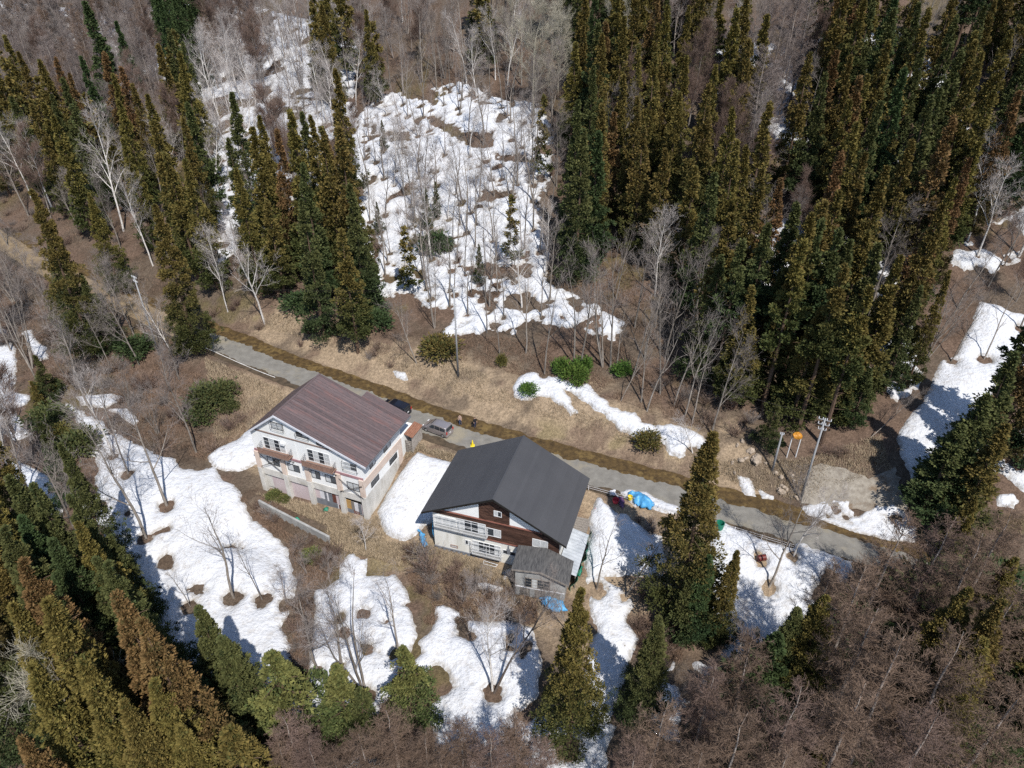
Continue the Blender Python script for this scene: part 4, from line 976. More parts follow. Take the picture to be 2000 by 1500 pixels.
for i, q in enumerate([[(0, 640), (15, 648), (30, 690), (30, 750), (0, 790), (-30, 790), (-30, 650)], [(45, 648), (62, 645), (70, 665), (90, 680), (94, 700), (75, 706), (55, 672)], [(-20, 735), (25, 765), (60, 775), (50, 790), (20, 800), (-20, 780)], [(150, 775), (215, 770), (248, 778), (205, 796), (160, 790)], [(215, 800), (245, 798), (272, 822), (262, 832), (235, 812)], [(925, 1137), (950, 1139), (978, 1150), (962, 1153), (935, 1148)], [(982, 1118), (996, 1114), (999, 1128), (986, 1132)], [(770, 725), (790, 728), (795, 742), (775, 738)], [(1440, 930), (1462, 935), (1476, 970), (1455, 968)], [(1484, 958), (1510, 970), (1512, 977), (1490, 972)], [(625, 1500), (700, 1470), (760, 1500)],
    [(28, 900), (100, 930), (120, 1000), (90, 1020), (60, 960), (20, 930)], [(0, 745), (40, 820), (60, 850), (30, 860), (-20, 830)], [(540, 1330), (580, 1360), (600, 1420), (560, 1440)], [(960, 1430), (1010, 1420), (1030, 1500), (960, 1510)]]):
    snow(q, 0.28, 0.2, 0.25, wells=False, seed=30+i)
# broken snow under the trees
snow([(395, 240), (520, 190), (690, 200), (720, 330), (730, 560), (640, 420), (560, 430), (470, 480), (430, 520), (400, 400)], 0.45, 0.5, 0.8, patchy=(0.43, 4, 8), seed=51)
snow([(0, 0), (450, 0), (700, 60), (690, 190), (500, 190), (380, 200), (250, 120), (100, 90), (0, 60)], 0.45, 1.0, 0.8, patchy=(0.41, 6, 10), seed=52, wells=False)
snow([(1420, 430), (1560, 420), (1720, 480), (1790, 640), (1800, 760), (1700, 800), (1600, 760), (1480, 700), (1430, 600)], 0.4, 0.4, 0.8, patchy=(0.44, 3.5, 8), seed=53)
snow([(1560, 1060), (1700, 1110), (1800, 1160), (1800, 1330), (1650, 1400), (1540, 1300)], 0.4, 0.4, 0.8, patchy=(0.52, 3, 8), seed=54)
snow([(1830, 900), (1900, 860), (2020, 830), (2020, 960), (1950, 1000), (1880, 950)], 0.4, 0.35, 0.7, patchy=(0.46, 3, 8), seed=55)
snow([(850, 1440), (1000, 1400), (1200, 1420), (1180, 1560), (850, 1560)], 0.4, 0.4, 0.7, patchy=(0.48, 3, 8), seed=56)
snow([(1330, 100), (1760, 60), (1960, 250), (1960, 400), (1700, 350), (1400, 260)], 0.4, 0.9, 0.8, patchy=(0.56, 5, 10), seed=57, wells=False)
snow([(1850, 500), (2010, 400), (2010, 560), (1900, 560)], 0.4, 0.4, 0.8, patchy=(0.55, 4, 8), seed=58)

# ------------------------------------------------------------------ building materials
M['white_wall'] = noisy('white_render', (0.76, 0.77, 0.76), (0.84, 0.84, 0.82), 0.5, 0.85, 0.2, 0.05, c3=(0.70, 0.70, 0.66), c3scale=0.25)
M['white_boards'] = noisy('white_siding', (0.68, 0.67, 0.61), (0.79, 0.78, 0.73), 0.7, 0.8, 0.2, 0.1, stretch=(1, 1, 0.15), c3=(0.58, 0.57, 0.51), c3scale=0.5)
M['peach'] = noisy('peach_render', (0.55, 0.44, 0.37), (0.66, 0.55, 0.47), 1.0, 0.85, 0.2)
M['concrete'] = noisy('weathered_concrete', (0.48, 0.465, 0.43), (0.66, 0.64, 0.60), 0.8, 0.92, 0.15, 0.2, 9, c3=(0.42, 0.395, 0.35), c3scale=0.5, stretch=(1, 1, 0.5))
M['concrete_grey'] = noisy('grey_concrete', (0.24, 0.24, 0.235), (0.40, 0.40, 0.385), 0.8, 0.92, 0.15, 0.2, 9)
M['pink'] = noisy('faded_pink_board', (0.47, 0.39, 0.40), (0.56, 0.48, 0.485), 0.8, 0.8, 0.2)
M['pinkband'] = noisy('plum_trim', (0.30, 0.17, 0.18), (0.38, 0.23, 0.24), 1, 0.7, 0.2)
M['brownband'] = noisy('brown_trim', (0.17, 0.12, 0.10), (0.25, 0.18, 0.15), 1, 0.7, 0.2)
M['balcony'] = noisy('brown_balcony_boards', (0.20, 0.115, 0.085), (0.30, 0.19, 0.145), 3, 0.8, 0.2)
M['roof_red'] = noisy('faded_red_brown_metal', (0.098, 0.078, 0.079), (0.150, 0.108, 0.104), 1.6, 0.5, 0.35, 0.15, 12, stretch=(1.1, 4.5, 1.1), objvar=0.16, c3=(0.165, 0.100, 0.092), c3scale=0.35)
M['roof_dark'] = noisy('charcoal_metal_roof', (0.060, 0.061, 0.066), (0.070, 0.071, 0.076), 0.25, 0.55, 0.35, 0.0, objvar=0.05)
M['roof_black'] = noisy('old_black_roofing', (0.045, 0.045, 0.048), (0.13, 0.128, 0.125), 2.5, 0.8, 0.2, 0.3, 8, stretch=(3.5, 0.5, 1))
M['fascia'] = noisy('pale_fascia', (0.55, 0.56, 0.60), (0.66, 0.67, 0.70), 1, 0.7, 0.2)
M['plank'] = noisy('dark_stained_planks', (0.040, 0.020, 0.015), (0.105, 0.055, 0.038), 1.6, 0.75, 0.25, 0.15, stretch=(0.6, 3, 3), objvar=0.3)
M['redtrim'] = noisy('red_brown_flashing', (0.19, 0.075, 0.055), (0.27, 0.12, 0.09), 1, 0.6, 0.3)
M['winframe'] = noisy('white_aluminium', (0.66, 0.67, 0.68), (0.74, 0.75, 0.75), 2, 0.5, 0.3)
M['darkframe'] = noisy('bronze_aluminium', (0.035, 0.033, 0.032), (0.06, 0.058, 0.056), 2, 0.5, 0.4)
M['iron'] = noisy('black_iron', (0.025, 0.022, 0.022), (0.06, 0.05, 0.045), 4, 0.6, 0.4)
M['rail'] = noisy('galvanised_rail', (0.50, 0.51, 0.52), (0.64, 0.65, 0.66), 3, 0.5, 0.4)
M['glass'] = noisy('dark_window_glass', (0.018, 0.022, 0.028), (0.05, 0.06, 0.07), 0.8, 0.12, 0.5)
M['curtain'] = noisy('curtained_glass', (0.40, 0.42, 0.43), (0.62, 0.63, 0.62), 2.5, 0.25, 0.5, stretch=(4, 4, 0.3))
M['near_black'] = noisy('bay_shade_and_dark_trim', (0.012, 0.011, 0.01), (0.03, 0.028, 0.025), 1, 0.9, 0.1)  # near-black: paints shade into the garage bays; also roof body and barge boards
M['oldwood'] = noisy('weathered_grey_wood', (0.15, 0.135, 0.12), (0.30, 0.27, 0.24), 1.5, 0.9, 0.1, 0.3, stretch=(4, 4, 0.3))
M['lattice'] = noisy('grey_louvre_wood', (0.28, 0.25, 0.22), (0.42, 0.38, 0.34), 3, 0.9, 0.1)
M['rust_sheet'] = noisy('rusty_sheet', (0.20, 0.095, 0.06), (0.32, 0.165, 0.11), 2, 0.7, 0.2, stretch=(3, 1, 1))
M['ochre'] = noisy('ochre_board', (0.36, 0.22, 0.08), (0.45, 0.29, 0.12), 2, 0.8, 0.2)
M['maroon'] = noisy('maroon_board', (0.11, 0.04, 0.03), (0.16, 0.065, 0.05), 2, 0.8, 0.2)
M['slate'] = noisy('slate_grey_board', (0.13, 0.14, 0.16), (0.20, 0.21, 0.23), 2, 0.8, 0.2)
M['paleboard'] = noisy('pale_board', (0.55, 0.55, 0.57), (0.68, 0.68, 0.70), 2, 0.8, 0.2)
M['poly'] = noisy('cloudy_corrugated_plastic', (0.34, 0.37, 0.40), (0.50, 0.53, 0.56), 0.8, 0.4, 0.4, 0.0)

def window(parent, x0, x1, z0, z1, y, n=2, kinds='gc', fm='darkframe', side=None, bars=0, proud=0.05, name='window'):
    """sliding window on a front wall (plane y) or, with side=x, on a side wall; frame > panes"""
    f = 0.07
    def B(m, a0, a1, b0, b1, c0, c1):
        if side is None: m.box(a0, a1, b0, b1, c0, c1)
        else: m.box(side-b1+y, side-b0+y, a0, a1, c0, c1)
    m = MB()
    B(m, x0, x1, y-proud, y+0.05, z0, z0+f); B(m, x0, x1, y-proud, y+0.05, z1-f, z1)
    B(m, x0, x0+f, y-proud, y+0.05, z0+f, z1-f); B(m, x1-f, x1, y-proud, y+0.05, z0+f, z1-f)
    w = (x1-x0-2*f)/n
    for i in range(1, n): B(m, x0+f+i*w-0.03, x0+f+i*w+0.03, y-proud*0.8, y+0.05, z0+f, z1-f)
    for k in range(bars):
        zz = z0+(z1-z0)*(k+1)/(bars+1); B(m, x0+f, x1-f, y-proud*0.7, y+0.03, zz-0.02, zz+0.02)
    o = m.build(name, M[fm], parent)
    for i in range(n):
        p = MB(); B(p, x0+f+i*w+0.005, x0+f+(i+1)*w-0.005, y-proud*0.45, y+0.02, z0+f-0.01, z1-f+0.01)
        p.build('pane', M[{'g': 'glass', 'c': 'curtain', 'v': 'near_black'}[kinds[i % len(kinds)]]], o)
    return o

# ------------------------------------------------------------------ white lodge with the faded red-brown roof
L1 = empty('lodge', H1_ORG, H1_YAW)
tag(L1, 'white three-storey lodge with faded red-brown roof and brown balconies', 'building')
W, D = 15.84, 9.07
xl, zl, xr, zr, xe, ze = -0.38, 9.18, 4.68, 13.23, 16.73, 8.94
rz1 = lambda x: zl+(x-xl)*(zr-zl)/(xr-xl) if x < xr else zr+(x-xr)*(ze-zr)/(xe-xr)
m = MB(); m.box(0.05, W-0.02, 0.35, D, -2.0, 3.55); m.build('basement_wall', M['concrete'], L1)
m = MB(); m.slab([(0, 0, 3.553), (W, 0, 3.553), (W, 0, rz1(W)-0.22), (xr, 0, zr-0.24), (0, 0, rz1(0)-0.24)], (0, D, 0)); m.build('wall', M['white_wall'], L1)
for i, x in enumerate((0.25, 4.15, 7.75, 12.3, 15.6)):
    m = MB(); m.box(x-0.33, x+0.33, -0.28, 0.345, -2.0, 3.6); o = m.build('pillar', M['concrete'], L1, 0.03)
    m = MB(); m.box(x-0.33, x+0.33, -0.26, -0.002, 3.6, 6.32 if i > 2 else 6.25); m.build('pillar_facing', M['peach'], o, 0.03)
m = MB(); m.box(0.58, 15.27, -0.06, 0.345, 2.52, 3.549); m.build('beam', M['concrete'], L1)
m = MB(); m.box(-0.02, W+0.02, -0.10, -0.004, 6.25, 6.58); m.build('string_course', M['pinkband'], L1)
m = MB(); m.box(0.8, 13.1, -0.07, -0.004, 9.66, 9.84); m.build('string_course', M['brownband'], L1)
m = MB(); m.box(W+0.003, W+0.07, -0.26, D, 4.98, 6.1); m.build('side_band', M['peach'], L1)
m = MB(); m.box(W+0.003, W+0.05, D-0.9, D+0.02, 2.2, 4.98); m.build('corner_facing', M['peach'], L1)
# garage bays
for x0, x1, z0, z1, mt in [(0.62, 1.5, 0.2, 2.5, 'concrete'), (1.5, 3.8, -0.6, 2.35, 'pink'), (4.5, 7.4, -0.9, 2.45, 'pink')]:
    m = MB(); m.box(x0, x1, 0.20, 0.343, z0, z1); m.build('bay_panel', M[mt], L1)
m = MB(); m.box(8.1, 11.95, 0.24, 0.343, -1.2, 2.5); m.build('bay_shade_panel', M['near_black'], L1)  # flat panel with the bay's shade put into its colour, wall solid behind
m = MB(); m.box(12.65, 15.25, 0.24, 0.343, -1.4, 2.5); m.build('bay_shade_panel', M['near_black'], L1)  # second bay, its shade painted on a panel likewise
for x0, x1, z0, z1, mt in [(8.1, 8.75, 0.75, 2.2, 'pink'), (8.78, 9.4, 0.85, 2.2, 'paleboard'), (9.43, 9.75, 0.8, 2.15, 'slate'), (9.78, 10.0, 0.7, 2.1, 'paleboard'), (10.03, 10.6, 0.7, 2.1, 'slate'), (10.62, 11.15, 0.75, 2.1, 'maroon'), (11.17, 11.9, 0.6, 2.1, 'pink'), (8.1, 11.2, -0.5, 0.7, 'slate'), (11.22, 11.35, -0.7, 0.55, 'paleboard'), (11.38, 11.9, -0.7, 0.55, 'maroon'),
                           (12.66, 13.3, 0.5, 1.9, 'ochre'), (13.33, 13.75, 0.45, 1.85, 'oldwood'), (13.78, 14.3, 0.4, 1.8, 'paleboard'), (14.33, 14.75, 0.2, 1.75, 'slate'), (14.78, 15.22, 0.1, 1.7, 'pink'), (12.66, 13.5, -0.9, 0.42, 'slate'), (13.53, 14.4, -1.0, 0.35, 'maroon'), (14.43, 15.22, -1.0, 0.05, 'slate')]:
    m = MB(); m.box(x0, x1, 0.16, 0.238, z0, z1); m.build('board', M[mt], L1)
# windows: first floor, second floor, attic
for x0, x1, z0, z1, k in [(1.65, 3.5, 4.5, 5.7, 'cg'), (4.72, 6.55, 4.45, 5.55, 'cg'), (8.2, 9.5, 4.33, 5.55, 'cg'), (10.25, 11.88, 4.32, 5.45, 'cg'), (13.36, 15.1, 4.15, 5.35, 'cc')]:
    window(L1, x0, x1, z0, z1, 0.0, 2, k)
for x0, x1 in ((1.8, 5.0), (8.25, 11.45)): window(L1, x0, x1, 7.1, 8.95, 0.0, 4, 'gcgc', 'winframe', bars=2)
window(L1, 13.3, 15.2, 7.4, 8.55, 0.0, 2, 'cg', 'winframe', bars=1)
window(L1, 3.6, 5.35, 10.75, 11.75, 0.0, 2, 'cc', 'darkframe')
window(L1, 7.15, 8.9, 10.55, 11.25, 0.0, 2, 'gc', 'darkframe')
window(L1, 9.9, 11.15, 10.0, 10.45, 0.0, 2, 'gg', 'darkframe')
for y0, y1 in ((1.35, 3.2), (5.85, 7.75)): window(L1, y0, y1, 3.88, 4.75, 0.0, 2, 'gg', 'darkframe', side=W)
for y0, y1 in ((1.6, 2.9), (4.9, 6.6)): window(L1, y0, y1, 6.7, 7.7, 0.0, 2, 'gc', 'darkframe', side=W)
# guard grilles of the attic and upper window
for x0, x1, z0, z1 in ((3.55, 5.4, 10.7, 11.75), (7.1, 8.95, 10.5, 11.0), (13.25, 15.25, 7.3, 8.6)):
    m = MB()
    for zz in (z0, (z0+z1)/2, z1): m.tube((x0, -0.28, zz), (x1, -0.28, zz), 0.022, seg=4)
    for xx in (x0, x1): m.tube((xx, -0.28, z0), (xx, -0.28, z1), 0.022, seg=4); m.tube((xx, -0.28, z0), (xx, 0, z0), 0.022, seg=4); m.tube((xx, -0.28, z1), (xx, 0, z1), 0.022, seg=4)
    m.build('window_guard', M['iron'], L1)
# balconies
for x0, x1, z0 in ((1.45, 5.9, 7.12), (7.9, 12.2, 7.02)):
    z0 -= 0.05
    m = MB(); m.box(x0, x1, -0.98, -0.01, z0-0.14, z0); b = m.build('balcony', M['balcony'], L1)
    n = 26; w = (x1-x0)/n
    for i in range(n):
        p = MB(); p.box(x0+i*w+0.012, x0+(i+1)*w-0.012, -1.0, -0.965, z0+0.03, z0+0.72); p.build('rail_board', M['balcony'], b)
    p = MB(); p.box(x0-0.02, x1+0.02, -1.03, -0.94, z0+0.72, z0+0.80); p.box(x0-0.02, x1+0.02, -1.03, -0.94, z0-0.13, z0+0.03); p.build('rail', M['brownband'], b)
    p = MB()
    for xx in (x0, x1):
        for zz in (0.3, 0.55, 0.85, 1.1): p.tube((xx, -0.98, z0+zz*0.75), (xx, -0.02, z0+zz), 0.022, seg=4)
        p.tube((xx, -0.98, z0-0.1), (xx, -0.05, z0-1.1), 0.05, seg=4); p.tube((xx, -0.5, z0), (xx, -0.5, z0+0.9), 0.022, seg=4)
    p.build('side_rail', M['iron'], b)
for a, b_, c, d in (((0.94, 5.99), (3.9, 3.87), (0.71, 3.94), (4.18, 6.09)), ((12.5, 5.66), (15.65, 3.4), (12.43, 3.6), (15.75, 5.48))):
    m = MB()
    for s in (0, 0.12): m.tube((a[0], -0.32, a[1]+s), (b_[0], -0.32, b_[1]+s), 0.028, seg=4); m.tube((c[0], -0.38, c[1]+s), (d[0], -0.38, d[1]+s), 0.028, seg=4)
    m.build('cross_brace', M['iron'], L1)
m = MB(); m.box(4.55, 5.15, -0.35, -0.01, 8.55, 8.95); m.build('air_conditioner', M['winframe'], L1, 0.03)
m = MB(); m.tube((6.6, -0.06, 3.6), (6.6, -0.06, 9.6), 0.035); m.tube((12.9, -0.06, 6.6), (12.9, -0.06, 9.3), 0.035); m.build('drain_pipe', M['winframe'], L1)
# roof: two slabs with seamed strips running down the slope
bf, bb = -0.47, 9.2
m = MB()
m.slab([(xl, bf, zl-0.16), (xr, bf, zr-0.16), (xr, bb, zr-0.16), (xl, bb, zl-0.16)], (0, 0, 0.14))
m.slab([(xr, bf, zr-0.16), (xe, bf, ze-0.16), (xe, bb, ze-0.16), (xr, bb, zr-0.16)], (0, 0, 0.14))
xk = 10.6; zk = rz1(xk)
m.slab([(xk, bb, zk-0.16), (xe, bb, ze-0.16), (xe, bb+1.35, ze-0.16), (xk, bb+1.35, zk-0.16)], (0, 0, 0.14))
RF = m.build('roof', M['brownband'], L1)
n = 26; w = (bb-bf)/n
for i in range(n):
    y0 = bf+i*w; y1 = y0+w-0.02; h = 0.012+0.012*(i % 3)
    for (xa, za), (xb, zb) in (((xr+0.01, zr-0.004), (xe+0.05, ze-0.02)), ((xl-0.05, zl-0.04), (xr-0.01, zr-0.004))):
        p = MB()
        for k in range(6):                                   # overlapping sheets
            fa, fb = k/6, (k+1)/6
            u0, v0 = xa+(xb-xa)*fa, za+(zb-za)*fa; u1, v1 = xa+(xb-xa)*fb, za+(zb-za)*fb
            p.slab([(u0, y0, v0+h), (u1, y0, v1+h+0.012), (u1, y1, v1+h+0.012), (u0, y1, v0+h)], (0, 0, 0.02))
        p.build('roof_strip', M['roof_red'], RF)
for i in range(4):
    y0 = bb+0.012+i*0.335; p = MB(); p.slab([(xk, y0, zk+0.01), (xe+0.05, y0, ze+0.01), (xe+0.05, y0+0.32, ze+0.01), (xk, y0+0.32, zk+0.01)], (0, 0, 0.025)); p.build('roof_strip', M['roof_red'], RF)
m = MB(); m.box(xr-0.14, xr+0.14, bf-0.02, bb+0.02, zr+0.005, zr+0.07); m.build('ridge_cap', M['roof_red'], RF, 0.02)
m = MB()
m.slab([(xl-0.05, bf-0.06, zl-0.26), (xr, bf-0.06, zr-0.26), (xr, bf-0.06, zr+0.03), (xl-0.05, bf-0.06, zl+0.03)], (0, 0.055, 0)); m.slab([(xr, bf-0.06, zr-0.26), (xe+0.05, bf-0.06, ze-0.26), (xe+0.05, bf-0.06, ze+0.03), (xr, bf-0.06, zr+0.03)], (0, 0.055, 0))
m.build('barge_board', M['fascia'], RF)
m = MB(); m.box(xe+0.055, xe+0.13, bf, bb+1.3, ze-0.22, ze-0.02); m.build('gutter', M['slate'], RF)
# entrance porch at the back corner
m = MB(); m.slab([(W-0.1, D+1.0, 5.9), (W+1.15, D+1.0, 5.6), (W+1.15, D+3.9, 5.6), (W-0.1, D+3.9, 5.9)], (0, 0, 0.09)); PR = m.build('porch_roof', M['rust_sheet'], L1)
for k in range(5):
    p = MB(); p.box(W-0.05+k*0.25, W+0.0+k*0.25, D+1.0, D+3.9, 5.99-k*0.06, 6.03-k*0.06); p.build('batten', M['rust_sheet'], PR)
m = MB(); m.box(W-4, W-0.12, D+0.02, D+3.6, 1.0, 5.8); m.build('porch_wall', M['white_wall'], L1)
lw = empty('louvre_screen', (0, 0, 0), 0, L1)
for k in range(11):
    p = MB(); p.box(W+0.95, W+1.02, D+1.1, D+3.8, 3.0+k*0.23, 3.2+k*0.23); p.build('slat', M['lattice'], lw)
for k in range(8):
    p = MB(); p.box(W-0.05, W+0.95, D+1.05, D+1.12, 2.6+k*0.3, 2.78+k*0.3); p.build('slat', M['oldwood'], lw)
m = MB(); m.box(W-0.1, W+1.1, D+1.2, D+4.0, 1.0, 2.9); m.build('porch_base', M['concrete'], L1)

# ------------------------------------------------------------------ dark-roofed lodge
L2 = empty('lodge', H2_ORG, H2_YAW)
tag(L2, 'lodge with wide charcoal metal roof, dark plank gable and white lower storey', 'building')
W2_, D2 = 15.1, 10.0
al, ar, ae, zl2, zr2, ze2, bf2, bb2 = -0.95, 7.7, 16.0, 5.9, 10.33, 5.77, -0.83, 10.63
r2 = lambda x: zl2+(x-al)*(zr2-zl2)/(ar-al) if x < ar else zr2+(x-ar)*(ze2-zr2)/(ae-ar)
m = MB(); m.slab([(0, 0, -0.1), (W2_, 0, -0.1), (W2_, 0, r2(W2_)-0.2), (ar, 0, zr2-0.22), (0, 0, r2(0)-0.2)], (0, D2, 0)); WL = m.build('wall', M['white_boards'], L2)
m = MB(); m.box(0.05, W2_-0.05, 0.03, D2-0.05, -2.5, -0.102); m.build('foundation', M['concrete'], L2)
m = MB(); m.box(-0.03, 6.0, -0.12, -0.003, -0.12, 0.05); m.build('drip_edge', M['slate'], L2)
# dark plank cladding, plank by plank
y0 = -0.05
def plank(pts):
    p = MB(); p.slab(pts, (0, 0.046, 0)); return p.build('plank', M['plank'], L2)
ph = 0.2
z = 3.22; k = 0
while z < 5.98:
    z1 = min(z+ph-0.018, 5.98)
    xm = lambda zz: ar+(zr2-0.25-zz)/((zr2-ze2)/(ae-ar))
    x1 = min(W2_-0.02, xm(z1)); xs = 6.52 if z < 5.4 else 0.05
    cut = xs+(x1-xs)*(0.35+0.4*((k*0.37) % 1)); yy = y0-0.012*(k % 2)
    for a, b in ((xs, cut-0.006), (cut+0.006, x1)): plank([(a, yy, z), (b, yy, z), (b, yy, z1), (a, yy, z1)])
    z += ph; k += 1
# chevron boards between the two white gable panels
def clip_poly(P, a, b, c):                       # keep a*x+b*z<=c
    out = []
    for i in range(len(P)):
        p, q = P[i], P[(i+1) % len(P)]; dp = a*p[0]+b*p[1]-c; dq = a*q[0]+b*q[1]-c
        if dp <= 0: out.append(p)
        if dp*dq < 0: t = dp/(dp-dq); out.append((p[0]+t*(q[0]-p[0]), p[1]+t*(q[1]-p[1])))
    return out
ga, gb, gm = 5.72, 9.3, 7.5
s1 = (zr2-zl2)/(ar-al); s2 = (zr2-ze2)/(ae-ar)
for half, sg in (((ga, gm), -1), ((gm+0.02, gb), 1)):
    for k in range(-6, 34):
        c0 = 5.0+k*0.24; nrm = math.sqrt(1+0.6)
        P = [(half[0], 6.14), (half[1], 6.14), (half[1], 11), (half[0], 11)]
        P = clip_poly(P, -s1, 1, zl2-s1*al-0.24); P = clip_poly(P, s2, 1, zr2+s2*ar-0.24) if len(P) > 2 else P
        f = lambda s: (s*0.8, 1, c0+s*0.8*gm)
        if len(P) > 2: a, b, c = f(sg*-1); P = clip_poly(P, a, b, c+0.226)
        if len(P) > 2: a, b, c = f(sg*-1); P = clip_poly(P, -a, -b, -c)
        if len(P) > 2: plank([(px_, y0-0.01*(k % 2), pz_) for px_, pz_ in P])
for a, b in ((0.9, ga-0.03), (gb+0.03, 14.3)):
    P = clip_poly(clip_poly([(a, 6.16), (b, 6.16), (b, 11), (a, 11)], -s1, 1, zl2-s1*al-0.26), s2, 1, zr2+s2*ar-0.26)
    p = MB(); p.slab([(u, -0.03, v) for u, v in P], (0, 0.027, 0)); p.build('gable_panel', M['white_wall'], L2)
m = MB(); m.slab([(1.0, -0.003, 6.0), (13.1, -0.003, 6.0), (13.1, -0.003, 6.12), (1.0, -0.003, 6.12)], (0, -0.14, 0)); m.build('flashing', M['redtrim'], L2)
m = MB(); m.box(6.52, 11.4, -0.12, -0.003, 3.06, 3.2); m.build('flashing', M['redtrim'], L2)
window(L2, 7.5, 8.42, 7.08, 7.92, -0.06, 2, 'cg', 'winframe')
window(L2, 6.62, 8.32, 3.82, 5.04, -0.06, 2, 'gc', 'winframe')
window(L2, 11.98, 13.78, 3.78, 4.98, -0.06, 2, 'cc', 'winframe')
window(L2, 3.0, 6.45, 3.3, 5.35, 0, 4, 'cggc', 'winframe', bars=1)
window(L2, 0.25, 1.1, 3.4, 5.1, 0, 1, 'c', 'winframe', bars=1)
window(L2, 1.15, 2.9, 3.4, 5.1, 0, 2, 'cc', 'winframe')
window(L2, 3.88, 4.62, 1.38, 2.15, 0, 2, 'gc', 'winframe')
window(L2, 4.8, 8.25, 0.75, 2.4, 0, 5, 'cgggc', 'winframe', bars=2)
window(L2, 8.46, 10.06, 1.35, 2.05, 0, 2, 'gg', 'winframe')
window(L2, 2.0, 2.9, 0.35, 0.75, 0, 1, 'c', 'balcony')
for x0, x1, zb, hh in ((0.35, 6.75, 3.75, 1.0), (4.9, 8.45, 0.75, 1.0)):
    m = MB(); m.box(x0, x1, -0.62, -0.005, zb-0.12, zb); b = m.build('balcony', M['concrete_grey'], L2)
    p = MB()
    for zz in (0.06, hh*0.55, hh): p.tube((x0, -0.6, zb+zz), (x1, -0.6, zb+zz), 0.028, seg=5)
    for i in range(int((x1-x0)/0.14)+1): xx = x0+i*0.14; p.tube((xx, -0.6, zb+0.06), (xx, -0.6, zb+hh*0.55), 0.014, seg=4)
    for xx in (x0, x1):
        for zz in (0.06, hh*0.55, hh): p.tube((xx, -0.6, zb+zz), (xx, 0, zb+zz), 0.028, seg=5)
    for xx in (x0, (x0+x1)/2, x1): p.tube((xx, -0.6, zb), (xx, -0.6, zb+hh+(0.9 if zb > 3 else 0.8)), 0.03, seg=5)
    p.tube((x0, -0.6, zb+hh+0.85), (x1, -0.6, zb+hh+0.85), 0.03, seg=5)
    p.build('railing', M['rail'], b)
m = MB(); m.box(9.05, 9.4, -0.2, -0.005, 1.7, 2.4); m.tube((9.2, -0.1, 2.4), (9.2, -0.1, 2.9), 0.06); m.build('heater_box', M['slate'], L2)
m = MB()
for i in range(9): m.box(0.4+i*0.62, 0.75+i*0.62, -0.16, -0.004, -0.35, -0.2)
m.build('vent_strip', M['slate'], L2)
m = MB()
for (xa, za), (xb, zb) in (((al, zl2), (ar, zr2)), ((ar, zr2), (ae, ze2))):
    m.slab([(xa, bf2, za-0.2), (xb, bf2, zb-0.2), (xb, bb2, zb-0.2), (xa, bb2, za-0.2)], (0, 0, 0.17))
RF2 = m.build('roof', M['near_black'], L2)
nc = 22
for (xa, za), (xb, zb) in (((ar-0.002, zr2), (al-0.04, zl2-0.02)), ((ar+0.002, zr2), (ae+0.04, ze2-0.02))):
    for k in range(nc):                                      # low-ribbed metal courses
        fa, fb = k/nc, (k+1)/nc
        u0, v0 = xa+(xb-xa)*fa, za+(zb-za)*fa; u1, v1 = xa+(xb-xa)*fb, za+(zb-za)*fb
        p = MB(); p.slab([(u0, bf2-0.04, v0-0.02), (u1, bf2-0.04, v1-0.012), (u1, bb2+0.04, v1-0.012), (u0, bb2+0.04, v0-0.02)], (0, 0, 0.025)); p.build('roof_course', M['roof_dark'], RF2)
m = MB(); m.box(ar-0.11, ar+0.11, bf2-0.05, bb2+0.05, zr2+0.002, zr2+0.05); m.build('ridge_cap', M['roof_dark'], RF2, 0.02)
m = MB()
for (xa, za), (xb, zb) in (((al-0.04, zl2), (ar, zr2)), ((ar, zr2), (ae+0.04, ze2))):
    m.slab([(xa, bf2-0.09, za-0.27), (xb, bf2-0.09, zb-0.27), (xb, bf2-0.09, zb-0.03), (xa, bf2-0.09, za-0.03)], (0, 0.045, 0))
m.build('barge_board', M['near_black'], RF2)
# cloudy lean-to along its right wall
m = MB()
nn = 26; y_a, y_b = -1.3, 5.2
for i in range(nn):
    ya = y_a+(y_b-y_a)*i/nn; yb = y_a+(y_b-y_a)*(i+1)/nn; ca = 0.03*(i % 2); cb = 0.03*((i+1) % 2)
    m.slab([(W2_+0.1, ya, 2.55+ca), (W2_+2.3, ya, 2.0+ca), (W2_+2.3, yb, 2.0+cb), (W2_+0.1, yb, 2.55+cb)], (0, 0, 0.02))
LT_ = m.build('lean_to_roof', M['poly'], L2)
for yy in (-1.0, 2.0, 5.0):
    p = MB(); p.box(W2_+2.1, W2_+2.2, yy, yy+0.1, -1.5, 2.0); p.build('post', M['oldwood'], LT_)
m = MB(); m.box(W2_+0.1, W2_+1.9, 5.3, 8.8, 2.0, 2.12); DK_ = m.build('deck', M['oldwood'], L2)
for k in range(9):
    p = MB(); p.box(W2_+0.1, W2_+1.95, 5.3+k*0.39, 5.64+k*0.39, 2.125, 2.16); p.build('deck_board', M['oldwood'], DK_)
for yy in (5.5, 8.6): p = MB(); p.box(W2_+1.7, W2_+1.8, yy, yy+0.1, -1.5, 2.0); p.build('post', M['oldwood'], DK_)

